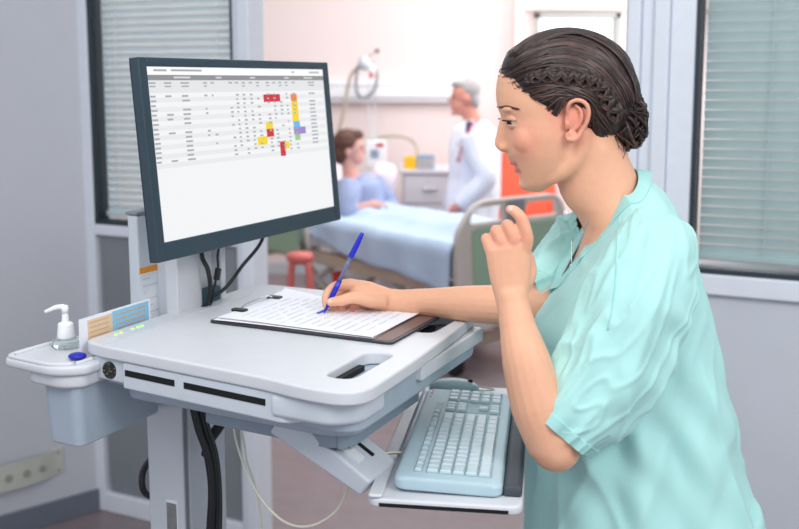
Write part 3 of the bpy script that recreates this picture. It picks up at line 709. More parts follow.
hb = obj('headboard', plate(round_poly([(0.0, .42), (.82, .42), (.82, 1.10), (.0, 1.10)], [.05] * 4), 2.02, 2.06), M['bedframe'], bed, bevel=.008)
obj('headboard_panel', plate(round_poly([(.06, .50), (.76, .50), (.76, 1.0), (.06, 1.0)], [.04] * 4), 2.015, 2.065), M['bedgreen'], hb)
def dbox(mb, l0, l1, w0, w1, z0, z1): return mb.hexa([D(l0, w0, z0), D(l1, w0, z0), D(l1, w1, z0), D(l0, w1, z0), D(l0, w0, z1), D(l1, w0, z1), D(l1, w1, z1), D(l0, w1, z1)])
fm = MB(); dbox(fm, .02, 2.0, .02, .07, .46, .54); dbox(fm, .02, 2.0, .75, .80, .46, .54)
for l in (.1, .7, 1.3, 1.9): dbox(fm, l, l + .05, .05, .77, .47, .52)
obj('bed_frame', fm, M['bedmetal'], bed, bevel=.004)
for l0, l1 in ((.25, .75), (1.25, 1.75)):
    lg = MB()
    for w in (.12, .68):
        lg.tube([D(l0, w, .18), D(l1, w, .48)], .022, 8); lg.tube([D(l1, w, .18), D(l0, w, .48)], .022, 8)
    obj('lift_scissor', lg, M['bedframe'], bed)
ch = MB(); dbox(ch, .15, 1.85, .10, .16, .13, .19); dbox(ch, .15, 1.85, .64, .70, .13, .19); dbox(ch, .15, .21, .1, .7, .13, .19); dbox(ch, 1.79, 1.85, .1, .7, .13, .19)
obj('chassis', ch, M['bedmetal'], bed, bevel=.004)
obj('red_pedal', dbox(MB(), 1.15, 1.22, .04, .09, .36, .43), mat('pedal_red', (196, 40, 50), .5), bed, bevel=.006)
for l in (.12, 1.85):
    for w in (.10, .70):
        c_ = D(l, w, .065); m_ = MB().tube([c_ - AW * .02, c_ + AW * .02], .065, 18); m_.tube([c_ + Z3 * .05, c_ + Z3 * .10], .02, 8); obj('caster', m_, M['dark'], bed, bevel=.006)
# side rail near the head: cream frame, green panel
sr = MB(); 
sr.tube(catmull([D(1.35, -.04, .55), D(1.42, -.04, .80), D(1.58, -.04, .90), D(1.85, -.04, .90), D(1.97, -.04, .75), D(1.98, -.04, .50)], 5), .020, 8)
rl_ = obj('side_rail', sr, M['bedframe'], bed, smooth=True)
m_ = MB(); n = [(1.46, .50), (1.92, .50), (1.92, .82), (1.50, .82)]; m_.add([D(l, -.050, z) for l, z in n] + [D(l, -.030, z) for l, z in n], [(0, 1, 2, 3), (7, 6, 5, 4)] + [(i, 4 + i, 4 + (i + 1) % 4, (i + 1) % 4) for i in range(4)])
obj('rail_panel', m_, M['bedgreen'], rl_, bevel=.005)
mt_ = MB(); dbox(mt_, .04, 2.0, .03, .79, .56, .70); obj('mattress', mt_, mat('mattress', (220, 226, 238), .8), bed, bevel=.02)
# blanket: sheet over the mattress hanging down the near side
bl_ = MB(); nl, nw = 46, 40; vs_ = []; fs = []
for i in range(nl + 1):
    l = .03 + 1.38 * i / nl
    for j in range(nw + 1):
        s_ = j / nw * 1.36 - .27      # arc length across; <0 hangs on the near side
        hang = 1 - .68 * i / nl
        leg = .04 * math.exp(-((s_ - .27) / .09) ** 2) + .045 * math.exp(-((s_ - .52) / .09) ** 2)
        leg *= 1 + .5 * math.exp(-((l - .12) / .10) ** 2)
        nzv = noise.noise(Vector((l * 4.2, s_ * 5, 1))) * .022 + noise.noise(Vector((l * 11, s_ * 9, 4))) * .008
        if s_ < 0: p_ = D(l, -.0 - .012 * math.sin(l * 19 + 1) * min(1, -s_ * 5) - .012, .735 + s_ * hang + (.02 * math.sin(l * 5) if s_ < -.2 else 0))
        elif s_ > .82: p_ = D(l, .835 + .01 * math.sin(l * 16), .715 - (s_ - .82))
        else: p_ = D(l, s_, .745 + leg * 1.3 + nzv + .008)
        vs_.append(p_)
for i in range(nl):
    for j in range(nw): a = i * (nw + 1) + j; fs.append((a, a + 1, a + nw + 2, a + nw + 1))
bl_.add(vs_, fs); blk = tag(obj('blanket', bl_, M['sheet'], smooth=True), 'pale blue blanket spread over the bed and the legs of the patient', 'blanket')
so = blk.modifiers.new('t', 'SOLIDIFY'); so.thickness = .012; so.offset = 1
def soft(name, c, r, rot, m, label, cat, parent=None, nscale=6, amp=.01):
    mb = MB().ball(c, r, 28, 18, rot=rot); c = Vector(c)
    for i, v in enumerate(mb.v):
        d = rot.inverted() @ (v - c); e = Vector([math.copysign(abs(d[k] / r[k]) ** .62, d[k]) * r[k] for k in range(3)]); mb.v[i] = c + rot @ (e * .86) + Vector((1, 1, 1)) * 0 + (v - c).normalized() * noise.noise(v * nscale) * amp
    o = obj(name, mb, m, parent, smooth=True)
    if label: tag(o, label, cat)
    return o
prot = Matrix([AX, AW, Z3]).transposed() @ Matrix.Rotation(R(-62), 3, 'Y')
pc_ = D(1.86, .40, .93)
soft('pillow', pc_, (.24, .34, .09), prot, M['pillow'], 'pale pinkish pillow propped behind the patient', 'pillow')
soft('pillow', at(383, 186, 6.98), (.11, .16, .19), Matrix.Rotation(R(8), 3, 'Y'), M['pillow'], 'pale pinkish upright cushion on the far side of the patient', 'cushion').name = 'cushion'
# patient, sitting up, head turned to the right
PY = 6.55
def pt(px, py, Y=PY): return at(px, py, Y)
pb = MB()
def limb(mb, pts, r, k=5, seg=12): ctube(mb, pts, r, k, seg)
hc = pt(350, 148); 
pb.ball(hc + Vector((0, 0, .018)), (.090, .075, .095), 20, 14); pb.ball(hc + Vector((.028, 0, -.045)), (.058, .055, .065), 16, 12)
pb.ball(hc + Vector((.093, 0, -.018)), (.018, .012, .018), 10, 8); pb.ball(hc + Vector((.062, 0, -.088)), (.025, .028, .02), 10, 8); pb.ball(hc + Vector((.082, 0, -.06)), (.010, .02, .009), 10, 8)
pb.ball(hc + Vector((-.012, -.075, -.02)), (.018, .010, .028), 10, 8); pb.ball(hc + Vector((-.012, .075, -.02)), (.018, .010, .028), 10, 8)
limb(pb, [hc + Vector((-.015, 0, -.06)), pt(350, 170), pt(352, 182)], [.050, .052, .07])
limb(pb, [pt(353, 178), pt(356, 195), pt(354, 215), pt(352, 232)], [.11, .14, .14, .14], seg=16)
# arms and hands of the patient
handp = []
for sgn, sh, el, wr_, ha in ((-1, pt(347, 183, PY - .17), pt(350, 209, PY - .26), pt(366, 206, PY - .26), pt(379, 205, PY - .24)), (1, pt(372, 182, PY + .14), pt(388, 205, PY + .16), pt(392, 212, PY + .02), pt(386, 211, PY - .06))):
    limb(pb, [sh, el, wr_], [.050, .042, .028]); limb(pb, [wr_, (wr_ + ha) / 2, ha], [.026, .034, .030], seg=10)
    dr = (ha - wr_).normalized(); pr_ = dr.cross(Z3).normalized()
    for k in range(4):
        b_ = ha + pr_ * (.018 * (k - 1.5)) ; limb(pb, [b_, b_ + dr * .035, b_ + dr * .055 - Z3 * .022], [.010, .009, .007], 4, 8)
    limb(pb, [wr_ + dr * .01, wr_ + dr * .03 + Z3 * .025, wr_ + dr * .06 + Z3 * .03], [.012, .010, .008], 4, 8)
for w in (.27, .52):
    limb(pb, [D(1.62, w + .02, .77), D(1.15, w, .745), D(.60, w, .745), D(.20, w, .74), D(.14, w, .76)], [.075, .045, .035, .03, .03])
pe = tag(link('person', fuse(pb, .007, 4), M['skin2'], smooth=True), 'person with short brown hair and pale blue gown sitting up in bed', 'person')
hr = MB().ball(hc + Vector((-.022, 0, .032)), (.098, .086, .096), 22, 14); hr.ball(hc + Vector((-.06, 0, -.035)), (.055, .078, .075), 16, 12); hr.ball(hc + Vector((.04, 0, .085)), (.055, .06, .035), 14, 10)
hme = fuse(hr, .007, 3)
for v in hme.vertices: v.co += Vector((1, 1, 1)) * noise.noise(v.co * 40) * .006
link('hair', hme, M['brownhair'], pe, smooth=True)
for s_ in (-1, 1):
    obj('eye', MB().ball(hc + Vector((.081, .028 * s_, .005)), .010, 10, 8), M['lash'], pe, smooth=True)
gw = MB()
limb(gw, [pt(354, 178), pt(357, 186), pt(358, 200), pt(356, 220), pt(352, 238)], [.10, .155, .175, .18, .19], seg=20)
for sh, el, wr_ in ((pt(347, 183, PY - .16), pt(349, 210, PY - .26), pt(359, 208, PY - .26)), (pt(372, 182, PY + .12), pt(389, 205, PY + .16), pt(391, 211, PY + .05))):
    limb(gw, [sh, (sh + el) / 2, el, wr_], [.085, .082, .070, .052])
gme = fuse(gw, .010, 4)
for v in gme.vertices: v.co += Vector((v.co - pt(357, 205)).normalized()) * noise.noise(v.co * 9) * .018
link('gown', gme, M['gown'], pe, smooth=True)

# doctor
DY = 6.95
def dt(px, py, Y=DY): return at(px, py, Y)
dc = dt(464, 97); db = MB()
db.ball(dc + Vector((.008, 0, .022)), (.092, .074, .098), 20, 14); db.ball(dc + Vector((-.025, 0, -.055)), (.062, .056, .075), 16, 12)
db.ball(dc + Vector((-.094, 0, -.020)), (.020, .013, .020), 10, 8); db.ball(dc + Vector((-.070, 0, -.110)), (.024, .028, .02), 10, 8); db.ball(dc + Vector((-.084, 0, -.072)), (.012, .022, .010), 10, 8)
for s_ in (-1, 1): db.ball(dc + Vector((.012, .076 * s_, -.015)), (.020, .010, .032), 10, 8)
limb(db, [dc + Vector((.02, 0, -.07)), dt(471, 116), dt(474, 126)], [.058, .060, .08])
limb(db, [dt(475, 128), dt(476, 145), dt(474, 175), dt(472, 205)], [.13, .15, .15, .15], seg=16)
fl = dt(474, 205); hx = fl.x
for s_ in (-1, 1):
    limb(db, [Vector((hx, DY + .09 * s_, fl.z)), Vector((hx - .01, DY + .10 * s_, .48)), Vector((hx + .02, DY + .10 * s_, .09))], [.10, .062, .045])
    limb(db, [Vector((hx + .03, DY + .10 * s_, .05)), Vector((hx - .06, DY + .10 * s_, .045)), Vector((hx - .17, DY + .11 * s_, .035))], [.045, .04, .03])
arms = ((dt(471, 134, DY - .20), dt(486, 178, DY - .25), dt(462, 205, DY - .19), dt(452, 210, DY - .16)), (dt(470, 134, DY + .19), dt(478, 176, DY + .24), dt(455, 202, DY + .15), dt(447, 208, DY + .12)))
for sh, el, wr_, ha in arms:
    limb(db, [sh, el, wr_], [.055, .046, .030]); limb(db, [wr_, (wr_ + ha) / 2, ha], [.030, .036, .032], seg=10)
    dr = (ha - wr_).normalized(); pr_ = dr.cross(Vector((0, 1, 0))).normalized()
    for k in range(4):
        b_ = ha + Vector((0, 1, 0)) * (.018 * (k - 1.5)); limb(db, [b_, b_ + dr * .035, b_ + dr * .055 + Vector((0, 0, -.02))], [.010, .009, .007], 4, 8)
    limb(db, [wr_ + dr * .01, wr_ + dr * .03 + pr_ * .025, wr_ + dr * .06 + pr_ * .03], [.012, .010, .008], 4, 8)
dp = tag(link('person', fuse(db, .007, 4), mat('skin_doctor', (214, 146, 130), .6), smooth=True), 'grey-haired person in a long white coat standing behind the bed facing left', 'person')
hr = MB().ball(dc + Vector((.034, 0, .052)), (.084, .080, .082), 22, 14); hr.ball(dc + Vector((.070, 0, -.02)), (.042, .072, .066), 16, 12); hr.ball(dc + Vector((-.020, 0, .088)), (.072, .066, .034), 14, 10)
link('hair', fuse(hr, .007, 3), M['greyhair'], dp, smooth=True)
for s_ in (-1, 1):
    obj('eye', MB().ball(dc + Vector((-.080, .028 * s_, .004)), .010, 10, 8), M['lash'], dp, smooth=True)
ct = MB(); limb(ct, [dt(477, 120), dt(476, 130), dt(474, 150), dt(474, 180), dt(470, 215), Vector((dt(468, 240).x, DY, .55))], [.075, .155, .185, .18, .20, .24], seg=22)
for sh, el, wr_, ha in arms: limb(ct, [sh, (sh + el) / 2, el, wr_ * .85 + ha * .15], [.095, .088, .080, .062])
cme = fuse(ct, .010, 4)
for v in cme.vertices: v.co += (Vector((v.co.x, v.co.y, 0)) - Vector((hx, DY, 0))).normalized() * (noise.noise(Vector((v.co.x * 9, v.co.y * 9, v.co.z * 3))) * .020)
link('coat', cme, M['coat'], dp, smooth=True)
tr_ = MB()
for s_ in (-1, 1): limb(tr_, [Vector((hx, DY + .07 * s_, .70)), Vector((hx - .01, DY + .10 * s_, .48)), Vector((hx + .02, DY + .10 * s_, .07))], [.095, .080, .072])
link('trousers', fuse(tr_, .01, 3), M['navy'], dp, smooth=True)
sh_ = MB()
for s_ in (-1, 1): limb(sh_, [Vector((hx + .05, DY + .10 * s_, .052)), Vector((hx - .06, DY + .10 * s_, .05)), Vector((hx - .19, DY + .11 * s_, .040))], [.052, .05, .038])
link('shoes', fuse(sh_, .008, 3), M['dark'], dp, smooth=True)
obj('collar_shirt', MB().tube([dt(470, 124, DY - .09), dt(467, 132, DY - .15)], [.03, .012], 10), M['navy'], dp, smooth=True)
st = MB(); ctube(st, [dt(479, 122, DY - .05), dt(476, 121, DY - .15), dt(470, 130, DY - .205), dt(463, 143, DY - .225), dt(459, 158, DY - .215)], .008, 6, 8)
ctube(st, [dt(479, 122, DY - .05), dt(472, 120, DY + .10), dt(462, 132, DY + .0), dt(458, 145, DY - .12)], .008, 6, 8); st.ball(dt(458.5, 160, DY - .215), (.016, .012, .016), 12, 8)
tag(obj('stethoscope', st, M['rose'], smooth=True), 'rose red stethoscope around the neck of the white coat', 'stethoscope')

# bedside locker and the yellow control unit
lk = empty('bedside_locker', (.23, 7.75, 0), 'pale grey bedside locker between the patient and the white coat', 'locker')
obj('locker_body', bx(MB(), .02, .44, 7.5, 8.0, 0.03, .92), M['locker'], lk, bevel=.01)
obj('locker_top', bx(MB(), .0, .46, 7.48, 8.02, .92, .95), M['locker'], lk, bevel=.006)
obj('drawer', bx(MB(), .04, .42, 7.485, 7.5, .70, .89), M['locker'], lk, bevel=.004); obj('locker_door', bx(MB(), .04, .42, 7.485, 7.5, .08, .68), M['locker'], lk, bevel=.004)
for z in (.80, .58): obj('handle', bx(MB(), .18, .28, 7.468, 7.485, z, z + .015), M['chrome'], lk, bevel=.003)
for x in (.06, .40):
    for y in (7.55, 7.95): obj('locker_wheel', MB().tube([Vector((x - .01, y, .02)), Vector((x + .01, y, .02))], .02, 12), M['dark'], lk)
cu_ = empty('control_unit', (.13, 7.6, .95), 'yellow and grey-blue control unit standing on the bedside locker', 'medical device')
obj('yellow_panel', bx(MB(), .035, .125, 7.55, 7.68, .951, 1.045), M['yellow'], cu_, bevel=.006)
obj('grey_panel', bx(MB(), .126, .265, 7.55, 7.68, .951, 1.055), M['steelblue'], cu_, bevel=.006)
bt = MB()
for k in range(3):
    for j in range(2): bx(bt, .140 + k * .042, .165 + k * .042, 7.545, 7.551, .970 + j * .035, .990 + j * .035)
obj('buttons', bt, M['label_t'], cu_)
# infusion pump beside the patient's head
pu = empty('infusion_pump', pt(372, 165, 7.4), 'white infusion pump with red display beside the head of the patient', 'medical device')
c_ = pt(376, 154, 7.4); obj('pump_case', MB().box(c_, (.075, 0, 0), (0, .05, 0), (0, 0, .10)), M['trunk'], pu, bevel=.01)
obj('red_display', MB().box(c_ + Vector((.03, -.051, .07)), (.028, 0, 0), (0, .002, 0), (0, 0, .014)), mat('display_red', (200, 70, 80), .4), pu)
obj('grey_display', MB().box(c_ + Vector((-.01, -.051, .005)), (.03, 0, 0), (0, .002, 0), (0, 0, .03)), M['steelblue'], pu)
obj('pump_pole', MB().tube([Vector((c_.x, c_.y + .06, .02)), Vector((c_.x, c_.y + .06, c_.z + .12))], .014, 10), M['metal_w'], pu)
obj('pump_base', MB().lathe([(.02, .05), (.20, .03), (.22, .0)], (c_.x, c_.y + .06, .0), 20), M['panel_dark'], pu)
# curved grey arm over the locker
tag(obj('curved_arm', ctube(MB(), [at(366, 142, 7.7), at(380, 137, 7.7), at(398, 136, 7.7), at(410, 139, 7.7), at(416, 146, 7.7), at(418, 155, 7.62), Vector((at(418, 155, 7.62).x, 7.62, 1.05))], .012, 8, 10), M['bedmetal'], smooth=True), 'thin grey curved tube arching above the bedside locker', 'tube')
# drip stand / examination lamp above the bed
ds = empty('drip_stand', at(338, 150, 7.9), 'tall grey pole with looping hoses and hooks above the patient', 'drip stand')
e0 = at(334, 165, 7.9)
obj('pole', ctube(MB(), [Vector((e0.x - .02, 7.9, .03)), e0, at(344, 110, 7.9), at(350, 78, 7.9), at(357, 68, 7.9), at(363, 62, 7.9)], .013, 6, 10), M['bedmetal'], ds, smooth=True)
obj('pole_base', MB().lathe([(.02, .06), (.22, .03), (.24, 0)], (e0.x - .02, 7.9, 0), 20), M['panel_dark'], ds)
obj('hose', ctube(MB(), [at(364, 58, 7.9), at(358, 68, 7.88), at(356, 85, 7.88), at(359, 96, 7.88), at(367, 97, 7.88), at(375, 88, 7.88), at(377, 74, 7.88), at(372, 62, 7.88)], .013, 6, 8), M['panel_dark'], ds, smooth=True)
obj('lamp_head', MB().ball(at(364, 63, 7.88), (.05, .04, .06), 16, 10), M['metal_w'], ds, smooth=True)
obj('hook', MB().tube([at(366, 58, 7.88), at(377, 51, 7.88)], .008, 8), M['bedmetal'], ds); obj('hook_knob', MB().ball(at(377, 51, 7.88), .018, 12, 8), M['gasket'], ds, smooth=True)
obj('red_tag', MB().box(at(371, 75, 7.86), (.014, 0, 0), (0, .01, 0), (0, 0, .025)), mat('tag_red', (190, 90, 100), .5), ds, bevel=.003)
obj('mask_bag', MB().ball(at(372, 70, 7.87), (.03, .02, .05), 12, 10), M['trunk'], ds, smooth=True)
for dx in (0, 6): obj('drip_line', ctube(MB(), [at(369 + dx, 80, 7.87), at(369 + dx, 110, 7.87), at(372 + dx * .3, 143, 7.6)], .004, 6, 6), M['metal_w'], ds)
# orange chair
oc = empty('orange_chair', (.98, 7.45, 0), 'orange chair standing beyond the foot of the bed, behind the white coat', 'chair')
obj('backrest', MB().hexa([Vector(p) for p in ((.74, 7.62, .52), (1.22, 7.62, .52), (1.22, 7.68, .52), (.74, 7.68, .52), (.80, 7.74, 1.08), (1.20, 7.74, 1.08), (1.20, 7.80, 1.08), (.80, 7.80, 1.08))]), M['orange'], oc, bevel=.02)
obj('seat', bx(MB(), .74, 1.22, 7.15, 7.64, .40, .50), M['orange'], oc, bevel=.02)
for x in (.76, 1.20):
    for y in (7.18, 7.60): obj('leg', MB().tube([Vector((x, y, 0)), Vector((x, y, .42))], .014, 8), M['chrome'], oc)
    obj('armrest', ctube(MB(), [Vector((x, 7.2, .45)), Vector((x, 7.2, .64)), Vector((x, 7.3, .68)), Vector((x, 7.66, .68))], .016, 5, 8), M['chrome'], oc, smooth=True)
# red tubular frame beside the bed
rc = empty('red_stool', at(300, 285, 5.6), 'coral red stool with bent legs beside the head end of the bed', 'stool')
rz0 = at(300, 258, 5.6); rx, ry, rh = rz0.x, 5.6, rz0.z
obj('seat', MB().rings([[Vector((rx + r_ * math.cos(a), ry + r_ * math.sin(a), z)) for a in [2 * math.pi * k / 20 for k in range(20)]] for r_, z in ((.05, rh - .03), (.075, rh - .015), (.08, rh + .01), (.07, rh + .028), (.03, rh + .035))]), M['red'], rc, smooth=True)
for k in range(4):
    a = math.pi / 4 + k * math.pi / 2; v_ = Vector((math.cos(a), math.sin(a), 0)); b_ = Vector((rx, ry, 0))
    obj('leg', ctube(MB(), [b_ + v_ * .05 + Z3 * (rh - .01), b_ + v_ * .075 + Z3 * (rh - .10), b_ + v_ * .10 + Z3 * .01], .016, 5, 8), M['red'], rc, smooth=True)

# ------------------------------------------------------------------ the nurse
YN = 1.56                                  # distance of her midline
HM = at(560, 88, YN); PXM = .00156          # metres per photo pixel at that distance
def hp_(px, py, y=0): v = at(px, py, YN); return Vector((v.x, YN + y, v.z))
nurse_skin = MB()
# skull and face
nurse_skin.ball(hp_(563, 86), (.099, .074, .083), 40, 26)
rowsF = [(74, 499, 604, .066), (82, 496.8, 606, .0685), (92, 495.8, 605, .0695), (102, 496.5, 602, .069), (110, 498.5, 599, .0675), (118, 502, 595, .0655), (126, 503, 591, .0650), (134, 504, 588, .0645), (142, 505, 586, .062), (150, 506.3, 584, .0585), (154, 507.5, 582, .057), (158, 510.5, 580, .054), (166, 515, 574, .049), (172, 517.5, 567, .043), (178, 519.5, 560, .037), (184, 520, 553, .030), (189, 525, 547, .021), (192, 531, 541, .011)]
rs = []
for y, f, bk_, w in rowsF:
    r_ = []; 
    for k in range(40):
        a = 2 * math.pi * k / 40; ca, sa = math.cos(a), math.sin(a)
        ex = .86 if ca > 0 else 1.0
        xx = (f + bk_) / 2 + (bk_ - f) / 2 * -math.copysign(abs(ca) ** .92, ca) if ca > 0 else (f + bk_) / 2 - (bk_ - f) / 2 * ca
        q_ = hp_(xx, y); r_.append(Vector((q_.x, YN + w * math.copysign(abs(sa) ** .95, sa), q_.z)))
    rs.append(r_)
nurse_skin.rings(rs)
# nose
rs = []
for y, tp, w in ((110, 501, .006), (116, 500.2, .0065), (122, 499, .0070), (128, 497.4, .0076), (134, 496, .0085), (139, 494.7, .0078), (143, 494.0, .0080), (146, 494.6, .0082), (149, 497.0, .0078), (152, 501, .006)):
    r_ = []
    for k in range(16):
        a = 2 * math.pi * k / 16; xx = 513 - (513 - tp) * max(-.3, math.cos(a)); q_ = hp_(xx, y); r_.append(Vector((q_.x, YN + w * (1.25 if math.cos(a) < .3 else 1) * math.sin(a), q_.z)))
    rs.append(r_)
nurse_skin.rings(rs)
for s in (-1, 1):
    nurse_skin.ball(hp_(503.5, 146.8, .0100 * s), (.0085, .0062, .0062), 14, 10)
    nurse_skin.ball(hp_(524, 137, .036 * s), (.022, .022, .026), 16, 12)      # cheek
    nurse_skin.ball(hp_(508, 108.5, .024 * s), (.0125, .022, .007), 14, 8)    # brow ridge
def arc(px, py, hw, back, r0, r1, dz=0, n=9):
    pts = []; rr = []
    for k in range(n):
        u = -1 + 2 * k / (n - 1); q_ = hp_(px, py); pts.append(Vector((q_.x + back * u * u, YN + hw * u, q_.z + dz * u * u))); rr.append(r0 + (r1 - r0) * abs(u) ** 1.5)
    return pts, rr
p_, r_ = arc(512.6, 162.0, .0200, .0125, .0050, .0020, -.002); nurse_skin.tube(p_, r_, 10)
p_, r_ = arc(517.2, 169.8, .0185, .0110, .0054, .0020, .003); nurse_skin.tube(p_, r_, 10)
p_, r_ = arc(509.5, 155.5, .012, .006, .005, .004); nurse_skin.tube(p_, r_, 10)
nurse_skin.ball(hp_(528.3, 183.5), (.0155, .020, .0125), 18, 12)
# jaw and neck
for s in (-1, 1): ctube(nurse_skin, [hp_(532, 182, .010 * s), hp_(550, 175, .030 * s), hp_(566, 163, .043 * s), hp_(576, 146, .049 * s), hp_(578, 126, .050 * s)], [.011, .013, .014, .014, .012], 5, 10)
nk_ = MB()
rs = []
for py, fpx, bpx, ry_ in ((122, 560, 616, .050), (138, 558, 618, .053), (155, 556, 621, .054), (172, 556, 629, .0535), (188, 560, 636, .0535), (200, 567, 640, .055), (210, 577, 645, .060), (224, 584, 655, .071), (240, 582, 660, .085), (262, 574, 662, .105)):
    q0_, q1_ = hp_(fpx, py + 6), hp_(bpx, py - 14 if py > 150 else py); mid_ = (q0_ + q1_) / 2; hf_ = (q1_ - q0_) / 2
    rs.append([mid_ + hf_ * math.cos(a) + Vector((0, ry_ * math.sin(a), 0)) for a in [2 * math.pi * k / 28 for k in range(28)]])
nk_.rings(rs); nurse_skin.v, n0 = nurse_skin.v, None
nurse_skin.add(nk_.v, nk_.f)
# sternomastoid, collarbone
for s in (-1, 1):
    ctube(nurse_skin, [hp_(596, 145, .046 * s), hp_(592, 170, .041 * s), hp_(589, 200, .026 * s), hp_(592, 222, .012 * s)], [.010, .012, .011, .009], 5, 10)
# torso (under the scrubs), hips, legs
def ring_(cx, cy, z, rx_, ry_, n=28, sl=0): return [Vector((cx + rx_ * math.cos(a), cy + ry_ * math.sin(a), z + sl * rx_ * math.cos(a))) for a in [2 * math.pi * k / n for k in range(n)]]
nurse_skin.rings([ring_(.47, YN, .80, .105, .155), ring_(.45, YN, .92, .110, .155), ring_(.41, YN, 1.05, .095, .125), ring_(.375, YN, 1.18, .095, .125), ring_(.358, YN, 1.28, .095, .135), ring_(.355, YN, 1.345, .070, .130), ring_(.36, YN, 1.38, .050, .105)])
for s in (-1, 1):
    yy = YN + .09 * s
    ctube(nurse_skin, [(.475, yy, .86), (.455, yy, .62), (.44, yy, .47), (.455, yy, .28), (.48, yy, .09)], [.095, .072, .052, .050, .034], 6, 14)
    ctube(nurse_skin, [(.495, yy, .050), (.44, yy, .045), (.365, yy + .01 * s, .032), (.32, yy + .012 * s, .026)], [.036, .036, .030, .020], 5, 12)
# near arm (left), raised
sN, eN, wN = Vector((at(646, 250, 1.42))), at(553, 448, 1.37), at(513, 303, 1.42)
ctube(nurse_skin, [sN + Vector((0, .02, 0)), (sN * .5 + eN * .5) + Vector((.004, .004, -.006)), eN + Vector((.004, 0, .012))], [.036, .038, .037], 8, 16)
nurse_skin.ball(eN + Vector((.004, 0, 0)), (.036, .036, .034), 18, 14)
ctube(nurse_skin, [eN, at(538, 405, 1.375), at(526, 360, 1.385), at(518, 328, 1.405), wN, at(511, 292, 1.425)], [.036, .0395, .0345, .0265, .0235, .024], 7, 18, flat=1.0)
# far arm (right), writing
sF, eF, wF = at(594, 240, 1.755), at(541, 306, 1.60), at(399, 301.5, 1.685)
ctube(nurse_skin, [sF, (sF + eF) / 2 + Vector((0, 0, -.008)), eF], [.048, .045, .040], 8, 14)
nurse_skin.ball(eF, .037, 16, 12)
ctube(nurse_skin, [eF, at(505, 305, 1.618), at(465, 303.5, 1.642), at(430, 302.5, 1.665), wF, at(391, 300, 1.69)], [.037, .0345, .0300, .0245, .0210, .0215], 7, 18)
def ell(c, ax1, r1, ax2, r2, n=16): return [c + ax1 * r1 * math.cos(a) + ax2 * r2 * math.sin(a) for a in [2 * math.pi * k / n for k in range(n)]]
XX, YY, ZZ = Vector((1, 0, 0)), Vector((0, 1, 0)), Vector((0, 0, 1))
# near hand: back of the palm towards the camera, fingers curled over
nurse_skin.rings([ell(at(512, 306, 1.421), XX, .0235, YY, .0190), ell(at(511, 292, 1.425), XX, .0265, YY, .0175), ell(at(510, 276, 1.427), XX, .0305, YY, .0165), ell(at(509, 260, 1.428), (XX + ZZ * .08), .0325, YY, .0155), ell(at(508.5, 247, 1.428), (XX + ZZ * .16), .0330, YY, .0140), ell(at(508.5, 240, 1.430), (XX + ZZ * .2), .0300, YY, .0110)])
def finger(pts, r): ctube(nurse_skin, pts, r, 5, 12); nurse_skin.ball(pts[-1], r[-1] * 1.0, 12, 8); [nurse_skin.ball(p, q_ * 1.03, 12, 8) for p, q_ in zip(pts[1:-1], r[1:-1])]
finger([at(524, 252, 1.428), at(526.5, 238, 1.424), at(522, 220, 1.423), at(515, 211.5, 1.430), at(510, 209.5, 1.440)], [.0100, .0105, .0090, .0082, .0070])
finger([at(513, 252, 1.428), at(513.5, 239, 1.424), at(508, 225.5, 1.428), at(506.5, 229, 1.450), at(509, 240, 1.458)], [.0100, .0104, .0089, .0082, .0072])
finger([at(502, 254, 1.430), at(501, 242, 1.427), at(496, 230.5, 1.434), at(496, 235, 1.454), at(499, 245, 1.460)], [.0098, .0100, .0086, .0078, .0070])
finger([at(493, 256, 1.434), at(490, 248, 1.431), at(486, 238.5, 1.438), at(487, 243, 1.455), at(491, 251, 1.460)], [.0092, .0093, .0078, .0072, .0064])
finger([at(520, 290, 1.436), at(529, 272, 1.450), at(525, 252, 1.466), at(516, 238, 1.470)], [.0135, .0120, .0098, .0080])
# writing hand
PZ = 1.69
nurse_skin.rings([ell(at(400, 302, 1.685), ZZ, .0210, YY, .020), ell(at(390, 301, 1.688), (ZZ + XX * .1).normalized(), .0215, YY, .021), ell(at(378, 298.5, 1.690), (ZZ + XX * .2).normalized(), .0235, YY, .022), ell(at(367, 294.5, 1.693), (ZZ + XX * .3).normalized(), .0235, YY, .024), ell(at(357, 290.5, 1.697), (ZZ + XX * .4).normalized(), .0195, YY, .026), ell(at(351, 288, 1.700), (ZZ + XX * .45).normalized(), .0150, YY, .024)])
finger([at(362, 287, 1.690), at(350, 284.5, 1.684), at(334, 287.5, 1.674), at(326.5, 296.5, 1.668), at(326.5, 306, 1.664)], [.0100, .0106, .0090, .0080, .0066])
finger([at(386, 301, 1.672), at(370, 300, 1.658), at(354, 297.5, 1.650), at(341, 300.5, 1.648), at(331, 302, 1.652)], [.0130, .0125, .0105, .0092, .0076])
finger([at(360, 293, 1.702), at(350, 291, 1.704), at(337, 298, 1.700), at(331, 306, 1.690), at(334, 311, 1.678)], [.0100, .0104, .0088, .0080, .0070])
finger([at(366, 300, 1.706), at(357, 299, 1.706), at(346, 303.5, 1.700), at(341, 310, 1.688), at(344, 313, 1.678)], [.0098, .0098, .0084, .0074, .0066])
finger([at(374, 306, 1.704), at(366, 305, 1.702), at(357, 308, 1.694), at(351, 312.5, 1.682), at(354, 314.5, 1.672)], [.0090, .0090, .0076, .0068, .0062])
sme = fuse(nurse_skin, .0021, 3)
